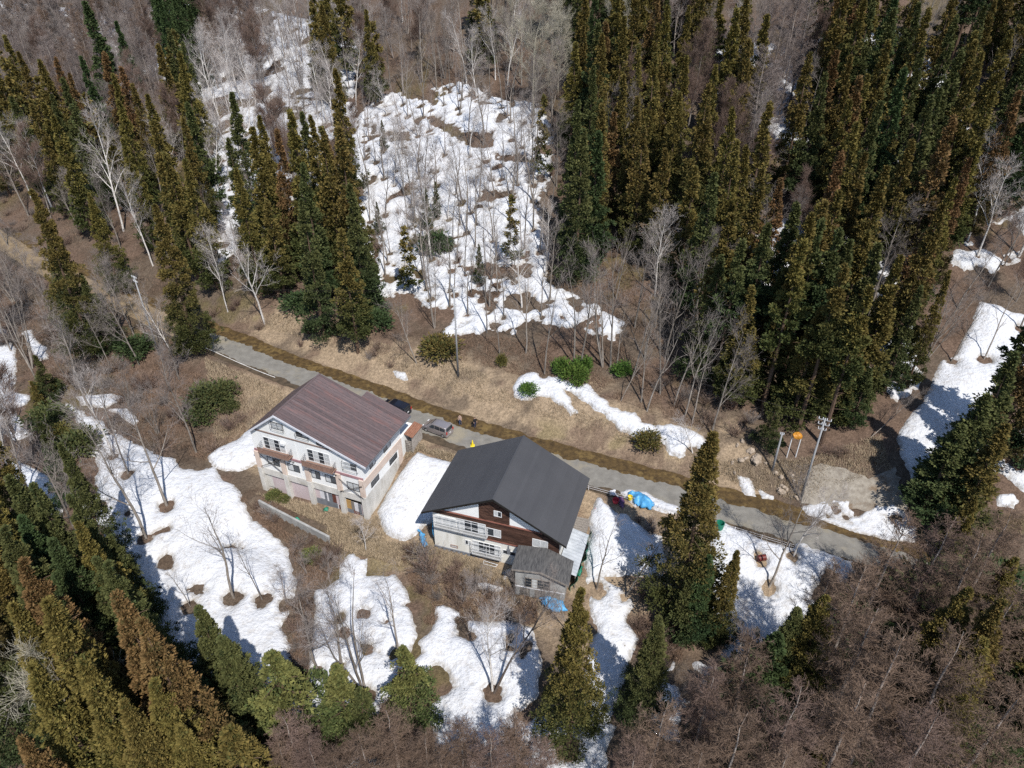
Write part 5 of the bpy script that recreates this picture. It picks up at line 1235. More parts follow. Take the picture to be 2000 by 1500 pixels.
# ------------------------------------------------------------------ shed in front of the dark-roofed lodge
SH = empty('shed', (0.35, 52.35, -4.6), -0.22)
tag(SH, 'small grey shed with bent black roof against the dark-roofed lodge', 'shed')
sw, sd_ = 5.5, 3.1
m = MB(); m.slab([(0, 0, 0), (sw, 0, 0), (sw, 0, 4.15), (2.9, 0, 5.35), (0, 0, 5.15)], (0, sd_, 0)); m.build('wall', M['concrete_grey'], SH)
rl = [(-0.35, 5.22), (2.9, 5.46), (5.95, 4.12)]
m = MB()
for (xa, za), (xb, zb) in zip(rl[:-1], rl[1:]): m.slab([(xa, -0.35, za), (xb, -0.35, zb), (xb, sd_+0.1, zb), (xa, sd_+0.1, za)], (0, 0, 0.10))
rs = m.build('roof', M['roof_black'], SH)
m = MB()
for (xa, za), (xb, zb) in zip(rl[:-1], rl[1:]): m.slab([(xa, -0.41, za-0.12), (xb, -0.41, zb-0.12), (xb, -0.41, zb+0.1), (xa, -0.41, za+0.1)], (0, 0.055, 0))
m.build('barge_board', M['oldwood'], rs)
window(SH, 1.1, 3.9, 2.5, 4.0, 0.0, 4, 'gcgg', 'oldwood', bars=2, proud=0.08)
for k in range(10): p = MB(); p.box(0.02+k*0.55, 0.53+k*0.55, -0.045, -0.003, 0.2, 2.35); p.build('board', M['oldwood' if k % 3 else 'concrete_grey'], SH)
m = MB(); m.box(0.0, sw, -0.08, -0.004, 2.36, 2.46); m.build('rail', M['paleboard'], SH)

# ------------------------------------------------------------------ retaining wall
d2 = WALL_B-WALL_A; LW = float(np.hypot(*d2)); RWALL = empty('retaining_wall', (WALL_A[0], WALL_A[1], 0), math.atan2(d2[1], d2[0]))
tag(RWALL, 'grey concrete retaining wall below the white lodge', 'wall')
for k in range(4):
    xa, xb = LW*k/4, LW*(k+1)/4-0.03
    qa = WALL_A+d2/LW*xa; qb = WALL_A+d2/LW*xb; za, zb = tz(qa[0]+0.5, qa[1]+0.9)+0.25, tz(qb[0]+0.5, qb[1]+0.9)+0.25
    p = MB(); p.slab([(xa, -0.3, za-2.4), (xb, -0.3, zb-2.4), (xb, -0.3, zb), (xa, -0.3, za)], (0, 0.28, 0)); p.build('panel', M['concrete_grey'], RWALL, 0.02)

# ------------------------------------------------------------------ vehicles
def paint(name, c, rough=0.3, metal=0.6):
    m, nt, b = newmat(name, rough, 0.5); b.inputs['Metallic'].default_value = metal; b.inputs['Coat Weight'].default_value = 0.4
    tc = N(nt, 'ShaderNodeTexCoord'); nz = N(nt, 'ShaderNodeTexNoise', Scale=1.5, Detail=4); nt.links.new(tc.outputs['Object'], nz.inputs['Vector'])
    rp = N(nt, 'ShaderNodeValToRGB'); rp.color_ramp.elements[0].color = (*[v*0.85 for v in c], 1); rp.color_ramp.elements[1].color = (*[min(v*1.1, 1) for v in c], 1)
    nt.links.new(nz.outputs['Fac'], rp.inputs[0]); nt.links.new(rp.outputs[0], b.inputs['Base Color'])
    return m
M['silver'] = paint('mauve_silver_paint', (0.43, 0.395, 0.395)); M['black_paint'] = paint('black_paint', (0.012, 0.013, 0.02), 0.2, 0.0)
M['tyre'] = noisy('tyre_rubber', (0.015, 0.015, 0.015), (0.035, 0.034, 0.033), 8, 0.9, 0.2); M['rim'] = paint('alloy_rim', (0.5, 0.5, 0.5))
M['red_lamp'] = noisy('red_lens', (0.35, 0.02, 0.015), (0.45, 0.03, 0.02), 3, 0.3, 0.5); M['clear_lamp'] = noisy('clear_lens', (0.65, 0.66, 0.68), (0.8, 0.8, 0.8), 3, 0.2, 0.5)
M['yellow'] = noisy('yellow_plastic', (0.72, 0.55, 0.02), (0.82, 0.66, 0.05), 3, 0.6, 0.3)

def car(name, label, p, rz, L, Wd, H, body, prof, wins, rear_win, front_win, wheels):
    """side profile lofted across the width with tumblehome; x forward"""
    root = empty(name, p, rz); tag(root, label, 'car')
    prof = [(x*L, z*H) for x, z in prof]; hw = Wd/2
    lat = [-1, -0.93, -0.55, 0, 0.55, 0.93, 1]
    def wid(z): t = max(0, (z-H*0.52)/(H*0.48)); return hw*(1-0.17*t)
    def crown(j): return (0.0, 0.045, 0.02, 0.0, 0.02, 0.045, 0.0)[j]
    V = []; F = []; n = len(prof)
    cx = sum(x for x, _ in prof)/n; cz_ = sum(z for _, z in prof)/n
    for j, a in enumerate(lat):
        for x, z in prof:
            k = 0.965 if abs(a) == 1 else (0.992 if abs(a) == 0.93 else 1.0)
            V.append((cx+(x-cx)*k, a*wid(z), cz_+(z-cz_)*k))
    for j in range(len(lat)-1):
        for i in range(n):
            i2 = (i+1) % n; F.append((j*n+i, j*n+i2, (j+1)*n+i2, (j+1)*n+i))
    F.append(tuple(range(n-1, -1, -1))); F.append(tuple((len(lat)-1)*n+i for i in range(n)))
    me = bpy.data.meshes.new('body'); me.from_pydata(V, [], F); bm = bmesh.new(); bm.from_mesh(me); bmesh.ops.recalc_face_normals(bm, faces=bm.faces); bm.to_mesh(me); bm.free()
    for q in me.polygons: q.use_smooth = True
    me.materials.append(body); o = link('body', me, None, root); md = o.modifiers.new('b', 'BEVEL'); md.width = 0.04; md.segments = 2; md.limit_method = 'ANGLE'; md.angle_limit = R(25)
    for s in (-1, 1):
        for w in wins:
            m = MB(); q = [(x*L, s*(wid(z*H)*0.998+0.004), z*H) for x, z in w]; m.slab(q, (0, s*0.012, 0)); m.build('side_window', M['glass'], root)
        m = MB(); m.box(front_win[0][0]*L-0.22, front_win[0][0]*L-0.05, s*(hw+0.16)-0.09, s*(hw+0.16)+0.09, H*0.54, H*0.64); m.build('mirror', body, root, 0.03)
    for nm, (a, b_) in (('windscreen', front_win), ('rear_window', rear_win)):
        sgn = 1 if nm == 'windscreen' else -1
        ya, yb = wid(a[1]*H)*0.86, wid(b_[1]*H)*0.88
        m = MB(); m.slab([(a[0]*L, -ya, a[1]*H), (a[0]*L, ya, a[1]*H), (b_[0]*L, yb, b_[1]*H), (b_[0]*L, -yb, b_[1]*H)], (sgn*0.03, 0, 0.022)); m.build(nm, M['glass'], root)
    for xw in wheels:
        for s in (-1, 1):
            m = MB(); m.tube((xw*L, s*(hw-0.20), 0.31), (xw*L, s*(hw+0.01), 0.31), 0.31, seg=18); wh = m.build('wheel', M['tyre'], root, 0.03)
            m = MB(); m.tube((xw*L, s*(hw-0.02), 0.31), (xw*L, s*(hw+0.022), 0.31), 0.20, 0.18, seg=14); m.build('rim', M['rim'], wh)
    for s in (-1, 1):
        m = MB(); m.box(-0.01*L-0.0, 0.012*L, s*hw*0.86-0.1, s*hw*0.86+0.1, H*0.42, H*0.66); m.build('tail_light', M['red_lamp'], root, 0.02)
        m = MB(); m.box(0.955*L, 0.985*L, s*hw*0.74-0.18, s*hw*0.74+0.18, H*0.40, H*0.48); m.build('headlight', M['clear_lamp'], root, 0.03)
    m = MB(); m.box(-0.03, 0.02, -hw*0.9, hw*0.9, 0.22, 0.48); m.box(0.975*L, L+0.01, -hw*0.9, hw*0.9, 0.2, 0.42); m.build('bumper', body, root, 0.04)
    m = MB(); m.box(-0.045, -0.028, -0.17, 0.17, H*0.36, H*0.36+0.17); m.build('number_plate', M['winframe'], root)
    return root
PROF_VAN = [(0.0, .15), (0.0, .50), (0.012, .62), (0.035, .90), (0.07, .985), (0.25, 1.0), (0.45, .995), (0.60, .955), (0.70, .84), (0.82, .60), (0.93, .52), (0.985, .42), (1.0, .30), (0.99, .13), (0.5, .12)]
pv = at(880, 850)
dirL = math.atan2(78.0-91.0, -10.5+32.8)+math.pi                       # heading up the road to the left
sil_c = at(855, 843); L_ = 4.15
hd = Vector((math.cos(dirL), math.sin(dirL), 0))
off_ = sil_c-hd*(L_/2); 
car('minivan', 'mauve-silver compact minivan parked at the road edge between the lodges', (off_.x, off_.y, 0.03), dirL, L_, 1.70, 1.70, M['silver'], PROF_VAN,
    [[(0.07, .62), (0.07, .88), (0.27, .90), (0.27, .61)], [(0.285, .61), (0.285, .90), (0.475, .90), (0.475, .60)], [(0.49, .60), (0.49, .90), (0.585, .88), (0.70, .62), (0.66, .585)]],
    ((0.012, .62), (0.036, .90)), ((0.815, .605), (0.615, .94)), (0.16, 0.83))
PROF_BLK = [(0.0, .16), (0.0, .55), (0.01, .80), (0.03, .97), (0.10, 1.0), (0.40, 1.0), (0.60, .985), (0.72, .83), (0.80, .60), (0.95, .54), (0.99, .45), (1.0, .30), (0.99, .14), (0.5, .13)]
blk = at(773, 803); off_ = blk-hd*(4.5/2)
car('station_wagon', 'black wagon parked on the road behind the red-brown roof', (off_.x, off_.y, 0.03), dirL, 4.5, 1.75, 1.65, M['black_paint'], PROF_BLK,
    [[(0.05, .62), (0.05, .90), (0.27, .91), (0.27, .61)], [(0.285, .61), (0.285, .91), (0.47, .91), (0.47, .60)], [(0.485, .60), (0.485, .91), (0.60, .89), (0.71, .62), (0.68, .59)]],
    ((0.006, .62), (0.028, .92)), ((0.795, .62), (0.615, .955)), (0.17, 0.82))

# ------------------------------------------------------------------ people
def fabric(name, c): return noisy(name, tuple(v*0.8 for v in c), tuple(min(1, v*1.15) for v in c), 6, 0.9, 0.1)
M['skin'] = noisy('skin', (0.42, 0.26, 0.19), (0.50, 0.32, 0.24), 5, 0.6, 0.3); M['hair'] = fabric('black_hair', (0.02, 0.016, 0.014))
M['navy'] = fabric('navy_cloth', (0.035, 0.045, 0.09)); M['blackcloth'] = fabric('black_cloth', (0.022, 0.022, 0.026)); M['tancloth'] = fabric('beige_cloth', (0.42, 0.30, 0.24)); M['whitecloth'] = fabric('pale_cloth', (0.55, 0.53, 0.52)); M['denim'] = fabric('denim', (0.06, 0.085, 0.16))
def person(p, rz, label, top, legs, arms=0.0, hold=None):
    root = empty('person', p, rz); tag(root, label, 'person')
    V = []; E = []; Rd = []; part = []
    def add_v(co, r, pr=None):
        V.append(co); Rd.append(r)
        if pr is not None: E.append((pr, len(V)-1))
        return len(V)-1
    pel = add_v((0, 0, 0.95), (0.155, 0.115))
    sp = add_v((0, 0.0, 1.12), (0.145, 0.105), pel); ch = add_v((0, 0, 1.32), (0.175, 0.12), sp); nk = add_v((0, 0.0, 1.48), (0.06, 0.06), ch)
    h0 = add_v((0, 0.02, 1.56), (0.085, 0.095), nk); h1 = add_v((0, 0.02, 1.66), (0.085, 0.10), h0); add_v((0, 0.01, 1.72), (0.05, 0.06), h1)
    for s in (-1, 1):
        sh = add_v((s*0.17, 0, 1.41), (0.075, 0.075), ch); a = arms if s > 0 else arms*0.3
        el = add_v((s*0.25, -0.02+0.10*a, 1.16), (0.048, 0.048), sh); wr = add_v((s*(0.27-0.12*a), 0.05+0.24*a, 0.94+0.22*a), (0.034, 0.034), el)
        hn = add_v((s*(0.27-0.14*a), 0.07+0.30*a, 0.88+0.24*a), (0.036, 0.022), wr)
        for f in range(4):
            k = add_v((s*(0.27-0.14*a)+(f-1.5)*0.018, 0.075+0.33*a, 0.83+0.24*a), (0.009, 0.009), hn); add_v((s*(0.265-0.14*a)+(f-1.5)*0.018, 0.095+0.34*a, 0.785+0.235*a+0.006*abs(f-1.5)), (0.008, 0.008), k)
        add_v((s*(0.25-0.16*a), 0.115+0.3*a, 0.86+0.24*a), (0.009, 0.009), wr)
        hp = add_v((s*0.09, 0, 0.88), (0.095, 0.105), pel); kn = add_v((s*0.10, 0.02*s, 0.48), (0.062, 0.068), hp); an = add_v((s*0.11, -0.02+0.04*s, 0.09), (0.042, 0.045), kn); add_v((s*0.12, 0.15+0.04*s, 0.04), (0.038, 0.032), an)
    me = bpy.data.meshes.new('body'); me.from_pydata(V, E, [])
    o = link('body', me, None, root)
    sk = o.modifiers.new('skin', 'SKIN'); sk.use_smooth_shade = True
    for i, r in enumerate(Rd): me.skin_vertices[0].data[i].radius = r
    me.skin_vertices[0].data[0].use_root = True
    ss = o.modifiers.new('sub', 'SUBSURF'); ss.levels = 1; ss.render_levels = 1
    dg = bpy.context.evaluated_depsgraph_get(); dg.update()
    em = bpy.data.meshes.new_from_object(o.evaluated_get(dg)); o.modifiers.clear(); o.data = em
    em.materials.clear()
    for mm in (M['skin'], top, legs, M['blackcloth']): em.materials.append(mm)
    for q in em.polygons:
        c = q.center; q.use_smooth = True
        if c.z > 1.47: i = 0
        elif c.z < 0.085: i = 3
        elif abs(c.x) > 0.14 and c.z < 0.95+0.22*arms and c.z > 0.7 and (abs(c.x) > 0.2 or c.y > 0.1): i = 0
        elif c.z > 0.93: i = 1
        else: i = 2
        q.material_index = i
    bm = bmesh.new(); bmesh.ops.create_icosphere(bm, subdivisions=2, radius=0.108, matrix=Matrix.Translation((0, -0.012, 1.665)) @ Matrix.Diagonal((0.92, 1.02, 0.95, 1)))
    bmesh.ops.delete(bm, geom=[v for v in bm.verts if v.co.y > 0.05 and v.co.z < 1.69], context='VERTS')
    hm = bpy.data.meshes.new('hair'); bm.to_mesh(hm); bm.free(); hm.materials.append(M['hair']); link('hair', hm, None, root)
    m = MB(); m.tube((0, 0.112, 1.60), (0, 0.135, 1.585), 0.012, 0.016, 5); m.build('nose', M['skin'], root)
    for s in (-1, 1): m = MB(); m.box(s*0.035-0.012, s*0.035+0.012, 0.108, 0.118, 1.622, 1.634); m.build('eye', M['blackcloth'], root)
    return root
pp = at(899, 830); person((pp.x, pp.y, 0.036), R(165), 'standing person in beige top and dark blue trousers, the one nearer the minivan', M['tancloth'], M['denim'], 0.8)
pp = at(928, 835); person((pp.x, pp.y, 0.036), R(200), 'standing person in dark jacket and dark trousers, the one farther from the minivan', M['blackcloth'], M['navy'], 0.5)
m = MB(); m.box(-0.12, 0.12, -0.02, 0.06, -0.2, 0.2)
bg_ = at(924, 835); bag = m.build('bag', M['blackcloth'], None, 0.04); bag.location = (bg_.x-0.1, bg_.y+0.05, 0.24); tag(bag, 'black bag on the road beside the person in dark jacket', 'bag')

# ------------------------------------------------------------------ road furniture
cp_ = at(923, 871); CN = empty('traffic_cone', (cp_.x, cp_.y, tz(cp_.x, cp_.y)+0.02)); tag(CN, 'yellow traffic cone at the road edge behind the charcoal roof', 'traffic cone')
m = MB(); m.box(-0.28, 0.28, -0.28, 0.28, 0, 0.07); m.build('base', M['yellow'], CN, 0.03)
m = MB(); m.tube((0, 0, 0.06), (0, 0, 0.95), 0.21, 0.05, 14); m.build('cone', M['yellow'], CN)
M['pole_grey'] = noisy('galvanised_pole', (0.20, 0.205, 0.21), (0.34, 0.345, 0.35), 1.5, 0.6, 0.3, stretch=(1, 1, 0.2))
def pole(px, py, h, label, arms, mat='rail', rz=0.0):
    p = at(px, py); root = empty('utility_pole', p, rz); tag(root, label, 'utility pole', 'utility poles')
    m = MB(); m.tube((0, 0, -0.8), (0, 0, h), 0.155, 0.09, 12); m.build('shaft', M['pole_grey'], root, smooth=True)
    for z, l in arms:
        m = MB(); m.box(-l*.8, l*.8, -0.04, 0.04, h-z-0.04, h-z+0.04); a = m.build('crossarm', M['pole_grey'], root)
        for k in range(4):
            xx = -l*.8+1.6*l*k/3; m = MB(); m.tube((xx, 0, h-z+0.05), (xx, 0, h-z+0.30), 0.055, 0.035, 8); m.build('insulator', M['clear_lamp'], a)
    m = MB()
    for k in range(int((h-2.5)/0.45)):
        z = 2.2+k*0.45; s = 1 if k % 2 else -1; m.tube((0, 0, z), (s*0.32, 0, z), 0.014, seg=4)
    m.build('step_bolts', M['iron'], root)
    return root, p, h
P1 = pole(1563, 976, 12.3, 'tall grey utility pole with insulators by the gravel lot', [(0.25, 0.8), (0.9, 0.7), (1.6, 0.5)], rz=-0.5)
P2 = pole(895, 736, 14.5, 'thin grey utility pole on the grassy bank above the minivan', [(0.3, 0.5), (6.5, 0.35)], 'conc', rz=-0.5)
P3 = pole(311, 692, 14.0, 'grey utility pole among bare trees left of the road', [(0.3, 0.7), (1.0, 0.6)], 'conc', rz=-0.6)
P4 = pole(1508, 920, 6.0, 'short pale post under the cedars beside the gravel lot', [(0.25, 0.25)], rz=-0.4)
for (ra, pa, ha), (rb, pb_, hb) in ((P1, P2), (P2, P3)):
    for k, (dx, dz) in enumerate(((-0.55, 0.1), (0.55, 0.1), (0, -1.0))):
        a = Vector((pa.x+dx*0.9, pa.y-dx*0.45, pa.z+ha+dz)); b = Vector((pb_.x+dx*0.9, pb_.y-dx*0.45, pb_.z+hb+dz)); pts_ = []
        for i in range(19): t = i/18; q = a.lerp(b, t); q.z -= 1.5*4*t*(1-t); pts_.append(q)
        m = MB(); m.path(pts_, 0.013, 3); o = m.build('power_line', M['iron']); tag(o, f'{("outer", "inner", "lower")[k]} power line strung from the {"gravel lot pole to the bank pole" if pa is P1[1] else "bank pole to the left roadside pole"}', 'cable', 'power lines')
# cable fence along the lower road edge
CF = empty('cable_fence', (0, 0, 0)); tag(CF, 'low cable fence on short posts along the lower road edge', 'fence')
s_, Pq, nq_ = road_pts(0.5, cum_[9]+9.0, cum_[13]+6)
top = []
for i in range(0, len(s_), 6):
    q = Pq[i]-nq_[i]*3.05; zz = tz(q[0], q[1]); m = MB(); m.tube((q[0], q[1], zz-0.3), (q[0], q[1], zz+0.75), 0.045, seg=6); m.build('post', M['paleboard'], CF); top.append((q[0], q[1], zz+0.68))
m = MB(); m.path(top, 0.02, 4); m.path([(a, b, c-0.3) for a, b, c in top], 0.02, 4); m.build('cable', M['paleboard'], CF)

# ------------------------------------------------------------------ tarpaulins, junk, rocks
def plastic(name, c, r=0.45): return noisy(name, tuple(v*0.75 for v in c), c, 2.5, r, 0.35)
M['blue'] = plastic('blue_tarpaulin', (0.09, 0.36, 0.66)); M['green_net'] = plastic('green_net', (0.01, 0.20, 0.12)); M['orange'] = plastic('orange_sheet', (0.55, 0.24, 0.03)); M['redp'] = plastic('red_plastic', (0.55, 0.05, 0.07)); M['purple'] = plastic('purple_cloth', (0.12, 0.06, 0.14)); M['darkred'] = plastic('dark_red_metal', (0.14, 0.025, 0.02)); M['rock'] = noisy('pale_boulder', (0.22, 0.18, 0.14), (0.46, 0.38, 0.30), 1.2, 0.95, 0.1, 0.5, 5); M['teal'] = plastic('green_plastic', (0.02, 0.22, 0.14))
def sheet(name, poly, amp, mat, label, cat, base=0.15, step=0.12, seed=1, world=None, group=None):
    """crumpled sheet lying over something"""
    P = world or W2(poly); A = np.array(P); x0, y0_ = A.min(0)-0.3; x1, y1 = A.max(0)+0.3
    X, Y = np.meshgrid(np.arange(x0, x1, step), np.arange(y0_, y1, step))
    sd = poly_sd(X, Y, P)+(fbm(X/0.5, Y/0.5, seed, 3)-0.5)*0.7
    ridge = 1-np.abs(fbm(X/0.55+fbm(X, Y, seed+4, 2), Y/0.55, seed+7, 3)-0.5)*4
    Z = tq(X, Y)+base+np.clip(sd*1.3, -0.1, 1)*amp*(0.45+0.9*fbm(X/1.1, Y/1.1, seed+2, 2))+0.16*ridge*np.clip(sd*3, 0, 1)
    ny_, nx_ = X.shape; ii = np.arange(nx_*ny_).reshape(ny_, nx_); keep = sd > -0.02
    kq = keep[:-1, :-1] & keep[1:, :-1] & keep[:-1, 1:] & keep[1:, 1:]
    Q = np.stack([ii[:-1, :-1], ii[:-1, 1:], ii[1:, 1:], ii[1:, :-1]], -1)[kq]
    if not len(Q): return None
    u, inv = np.unique(Q.ravel(), return_inverse=True)
    o = link(name, np_mesh(name, np.stack([X, Y, Z], -1).reshape(-1, 3)[u], inv.reshape(-1, 4), mat=mat, smooth=False))
    md = o.modifiers.new('s', 'SOLIDIFY'); md.thickness = 0.02
    return tag(o, label, cat, group)
sheet('tarpaulin', [(1224, 966), (1240, 962), (1262, 968), (1272, 982), (1280, 990), (1272, 1001), (1252, 996), (1236, 985)], 0.9, M['blue'], 'large bright blue tarpaulin heap by the road fence', 'tarpaulin', 0.25, seed=3)
sheet('tarpaulin', [(816, 1037), (824, 1036), (832, 1052), (837, 1068), (828, 1073), (820, 1058)], 0.5, M['blue'], 'crumpled blue tarpaulin at the left corner of the dark-roofed lodge', 'tarpaulin', 0.25, seed=5)
sheet('tarpaulin', [(1052, 1160), (1078, 1166), (1100, 1180), (1108, 1195), (1085, 1198), (1058, 1184)], 0.6, M['blue'], 'blue tarpaulin spread on the ground before the grey shed', 'tarpaulin', 0.2, seed=7)
sheet('basin_cover', [(571, 1012), (584, 1011), (586, 1020), (573, 1020)], 0.35, M['teal'], 'green plastic sheet below the retaining wall', 'sheet', 0.2, 0.1, seed=8)
sheet('basin_cover', [(629, 995), (641, 994), (642, 1002), (631, 1002)], 0.35, M['teal'], 'green plastic sheet above the retaining wall', 'sheet', 0.2, 0.1, seed=9)
sheet('cloth_heap', [(1208, 972), (1216, 972), (1222, 990), (1214, 1000), (1207, 985)], 0.5, M['purple'], 'dark purple cloth heap beside the blue road tarpaulin', 'cloth', 0.2, 0.1, seed=10)
sheet('cloth_heap', [(1190, 962), (1202, 960), (1208, 974), (1196, 974)], 0.5, M['paleboard'], 'pale rag heap between ladder and blue road tarpaulin', 'cloth', 0.2, 0.1, seed=11)
# blue sheet hung on the lodge's left wall, green net beside its lean-to
def curtain(name, pts, z0, z1, mat, label, cat, amp=0.12):
    m = MB(); V = []; n = 30; k = 7
    for i in range(n+1):
        t = i/n*(len(pts)-1); j = min(int(t), len(pts)-2); q = pts[j].lerp(pts[j+1], t-j)
        d = (pts[j+1]-pts[j]).normalized(); nn_ = Vector((-d.y, d.x, 0))
        for r in range(k):
            f = r/(k-1); w = amp*math.sin(i*0.9+r*0.7)+amp*math.sin(i*0.35+r)
            V.append(q+nn_*(w+0.55*(1-f)*(amp > 0.1))+Vector((0, 0, z0+(z1-z0)*f+0.12*math.sin(i*0.8))))
    F = [(i*k+r, (i+1)*k+r, (i+1)*k+r+1, i*k+r+1) for i in range(n) for r in range(k-1)]
    me = bpy.data.meshes.new(name); me.from_pydata([tuple(v) for v in V], [], F); me.materials.append(mat); o = link(name, me); md = o.modifiers.new('s', 'SOLIDIFY'); md.thickness = 0.015
    return tag(o, label, cat)
c2, s2_ = math.cos(H2_YAW), math.sin(H2_YAW)
def l2w(a, b, z=0.0): return Vector((H2_ORG[0]+a*c2-b*s2_, H2_ORG[1]+a*s2_+b*c2, H2_ORG[2]+z))
curtain('tarpaulin', [l2w(-0.15, 0.1), l2w(-0.3, 2.2), l2w(-0.3, 4.0)], 1.2, 4.6, M['blue'], 'blue sheet hung on the left wall of the dark-roofed lodge', 'tarpaulin', 0.06)
curtain('net_fence', [l2w(17.5, -1.6), l2w(17.6, 0.6), l2w(17.75, 3.0), l2w(17.4, 6.0)], -0.4, 2.0, M['green_net'], 'green net hung along the lean-to of the dark-roofed lodge', 'net', 0.13)
sheet('net_heap', [(1124, 1100), (1132, 1092), (1138, 1102), (1136, 1128), (1130, 1130), (1127, 1115)], 0.9, M['green_net'], 'green net heap behind the grey shed', 'net', 0.3, 0.12, seed=12)
# red ladder
LD = empty('ladder', l2w(17.3, 5.2, 0)); LD.rotation_euler = (0, 0, H2_YAW); tag(LD, 'red ladder leaning by the deck of the dark-roofed lodge', 'ladder')
for xx in (0, 0.45): m = MB(); m.tube((xx, 0, 0.3), (xx, 3.6, 3.0), 0.04, seg=6); m.build('rail', M['redp'], LD)
for k in range(9): m = MB(); f = (k+0.5)/9; m.tube((0, 3.6*f, 0.3+2.7*f), (0.45, 3.6*f, 0.3+2.7*f), 0.025, seg=5); m.build('rung', M['redp'], LD)
# tubs and drum
def tub(px, py, r, h, mat, label, name='tub'):
    p = at(px, py); m = MB(); n = 14
    for k in range(n):
        a0, a1 = 6.283*k/n, 6.283*(k+1)/n
        o_ = lambda a, q, z: (q*math.cos(a), q*math.sin(a), z)
        m.quad(o_(a0, r*.8, 0), o_(a1, r*.8, 0), o_(a1, r, h), o_(a0, r, h)); m.quad(o_(a0, r, h), o_(a1, r, h), o_(a1, r*.9, h), o_(a0, r*.9, h)); m.quad(o_(a0, r*.9, h), o_(a1, r*.9, h), o_(a1, r*.72, h*.15), o_(a0, r*.72, h*.15))
    m.poly([(r*.72*math.cos(6.283*k/n), r*.72*math.sin(6.283*k/n), h*.15) for k in range(n)])
    o = m.build(name, mat); o.location = (p.x, p.y, p.z+0.25); return tag(o, label, 'tub')
tub(1202, 984, 0.42, 0.5, M['redp'], 'red plastic tub on the ground near the blue road tarpaulin')
tub(1230, 978, 0.3, 0.5, M['yellow'], 'small yellow tub against the blue road tarpaulin')
tub(1404, 1036, 0.5, 1.0, M['teal'], 'dark green tub on snow right of the tallest foreground cedar')
dr = at(1487, 1094); m = MB(); m.tube((-0.6, 0, 0.45), (0.6, 0.2, 0.5), 0.5, seg=16); m.tube((-0.63, 0, 0.45), (-0.6, 0, 0.45), 0.53, seg=16); m.tube((0.6, 0.2, 0.5), (0.63, 0.2, 0.5), 0.53, seg=16)
o = m.build('drum', M['darkred'], None, 0.02); o.location = (dr.x, dr.y, dr.z-0.05); o.scale = (.72, .72, .72); tag(o, 'dark red drum lying in a snow hollow below the road', 'drum')
# orange sheet over two white posts
ob = at(1545, 893); OC = empty('covered_sign', ob); tag(OC, 'orange sheet wrapped over two white posts under the cedars', 'covered sign')
for xx in (-0.55, 0.55): m = MB(); m.tube((xx, 0, -0.3), (xx, 0, 3.2), 0.07, seg=8); m.build('post', M['winframe'], OC)
bm = bmesh.new(); bmesh.ops.create_icosphere(bm, subdivisions=4, radius=1.0, matrix=Matrix.Translation((0, 0, 3.4)) @ Matrix.Diagonal((0.66, 0.42, 0.4, 1)))
for v in bm.verts:
    n_ = float(fbm(np.array([v.co.x*2.1+v.co.z]), np.array([v.co.y*2.1-v.co.z*1.7]), 4, 3)[0]); c = Vector((0, 0, 3.4)); v.co = c+(v.co-c)*(0.55+0.9*n_)
me = bpy.data.meshes.new('cover'); bm.to_mesh(me); bm.free(); me.materials.append(M['orange']); link('cover', me, None, OC)
# boulders
def boulder(seed):
    bm = bmesh.new(); bmesh.ops.create_icosphere(bm, subdivisions=3, radius=1.0)
    for v in bm.verts:
        n_ = float(fbm(np.array([v.co.x*1.3+seed*3.1+v.co.z*0.7]), np.array([v.co.y*1.3-v.co.z]), seed, 3)[0]); v.co *= 0.35+1.25*n_; v.co.z *= 0.75
    for v in bm.verts:
        v.co = Vector((round(v.co.x*3.5)/3.5*0.45+v.co.x*0.55, round(v.co.y*3.5)/3.5*0.45+v.co.y*0.55, round(v.co.z*3.5)/3.5*0.45+v.co.z*0.55))
    me = bpy.data.meshes.new('boulder'); bm.to_mesh(me); bm.free()
    me.materials.append(M['rock']); return me
BL = [boulder(s) for s in (1, 2, 3)]
rocks = [(1446, 899, .75), (1478, 897, 1.15), (1457, 895, .5), (1466, 880, .8), (1528, 962, .75), (1529, 951, .55), (1521, 955, .5), (1536, 957, .45), (1551, 940, .4), (1515, 924, .6), (1525, 933, .5), (1555, 973, .5), (1440, 870, .5), (1450, 863, .5), (1548, 930, .35), (1495, 905, .4), (1430, 905, .4), (1435, 925, .45)]
RK = []
for i, (x, y, s) in enumerate(rocks):
    p = at(x, y); o = link('boulder', BL[i % 3]); o.location = (p.x, p.y, p.z+0.02); o.scale = (s*.72, s*0.62, s*.66); o.rotation_euler = (0.2*i, 0.1*i, i*1.7)
    RK.append((x, y, (lambda s_, o=o: tag(o, s_, 'boulder', 'boulders by the road bend'))))
order_labels(RK, 'pale boulder by the road bend')
# white frame lying in the grass
fp = [at(x, y) for x, y in ((945, 1098), (972, 1106), (968, 1110), (944, 1104))]
m = MB(); fp = [p+Vector((0, 0, 0.25)) for p in fp]
for a, b in zip(fp, fp[1:]+fp[:1]): m.tube(a, b, 0.035, seg=5)
o = m.build('metal_frame', M['winframe']); tag(o, 'white metal frame lying in grass before the dark-roofed lodge', 'frame')

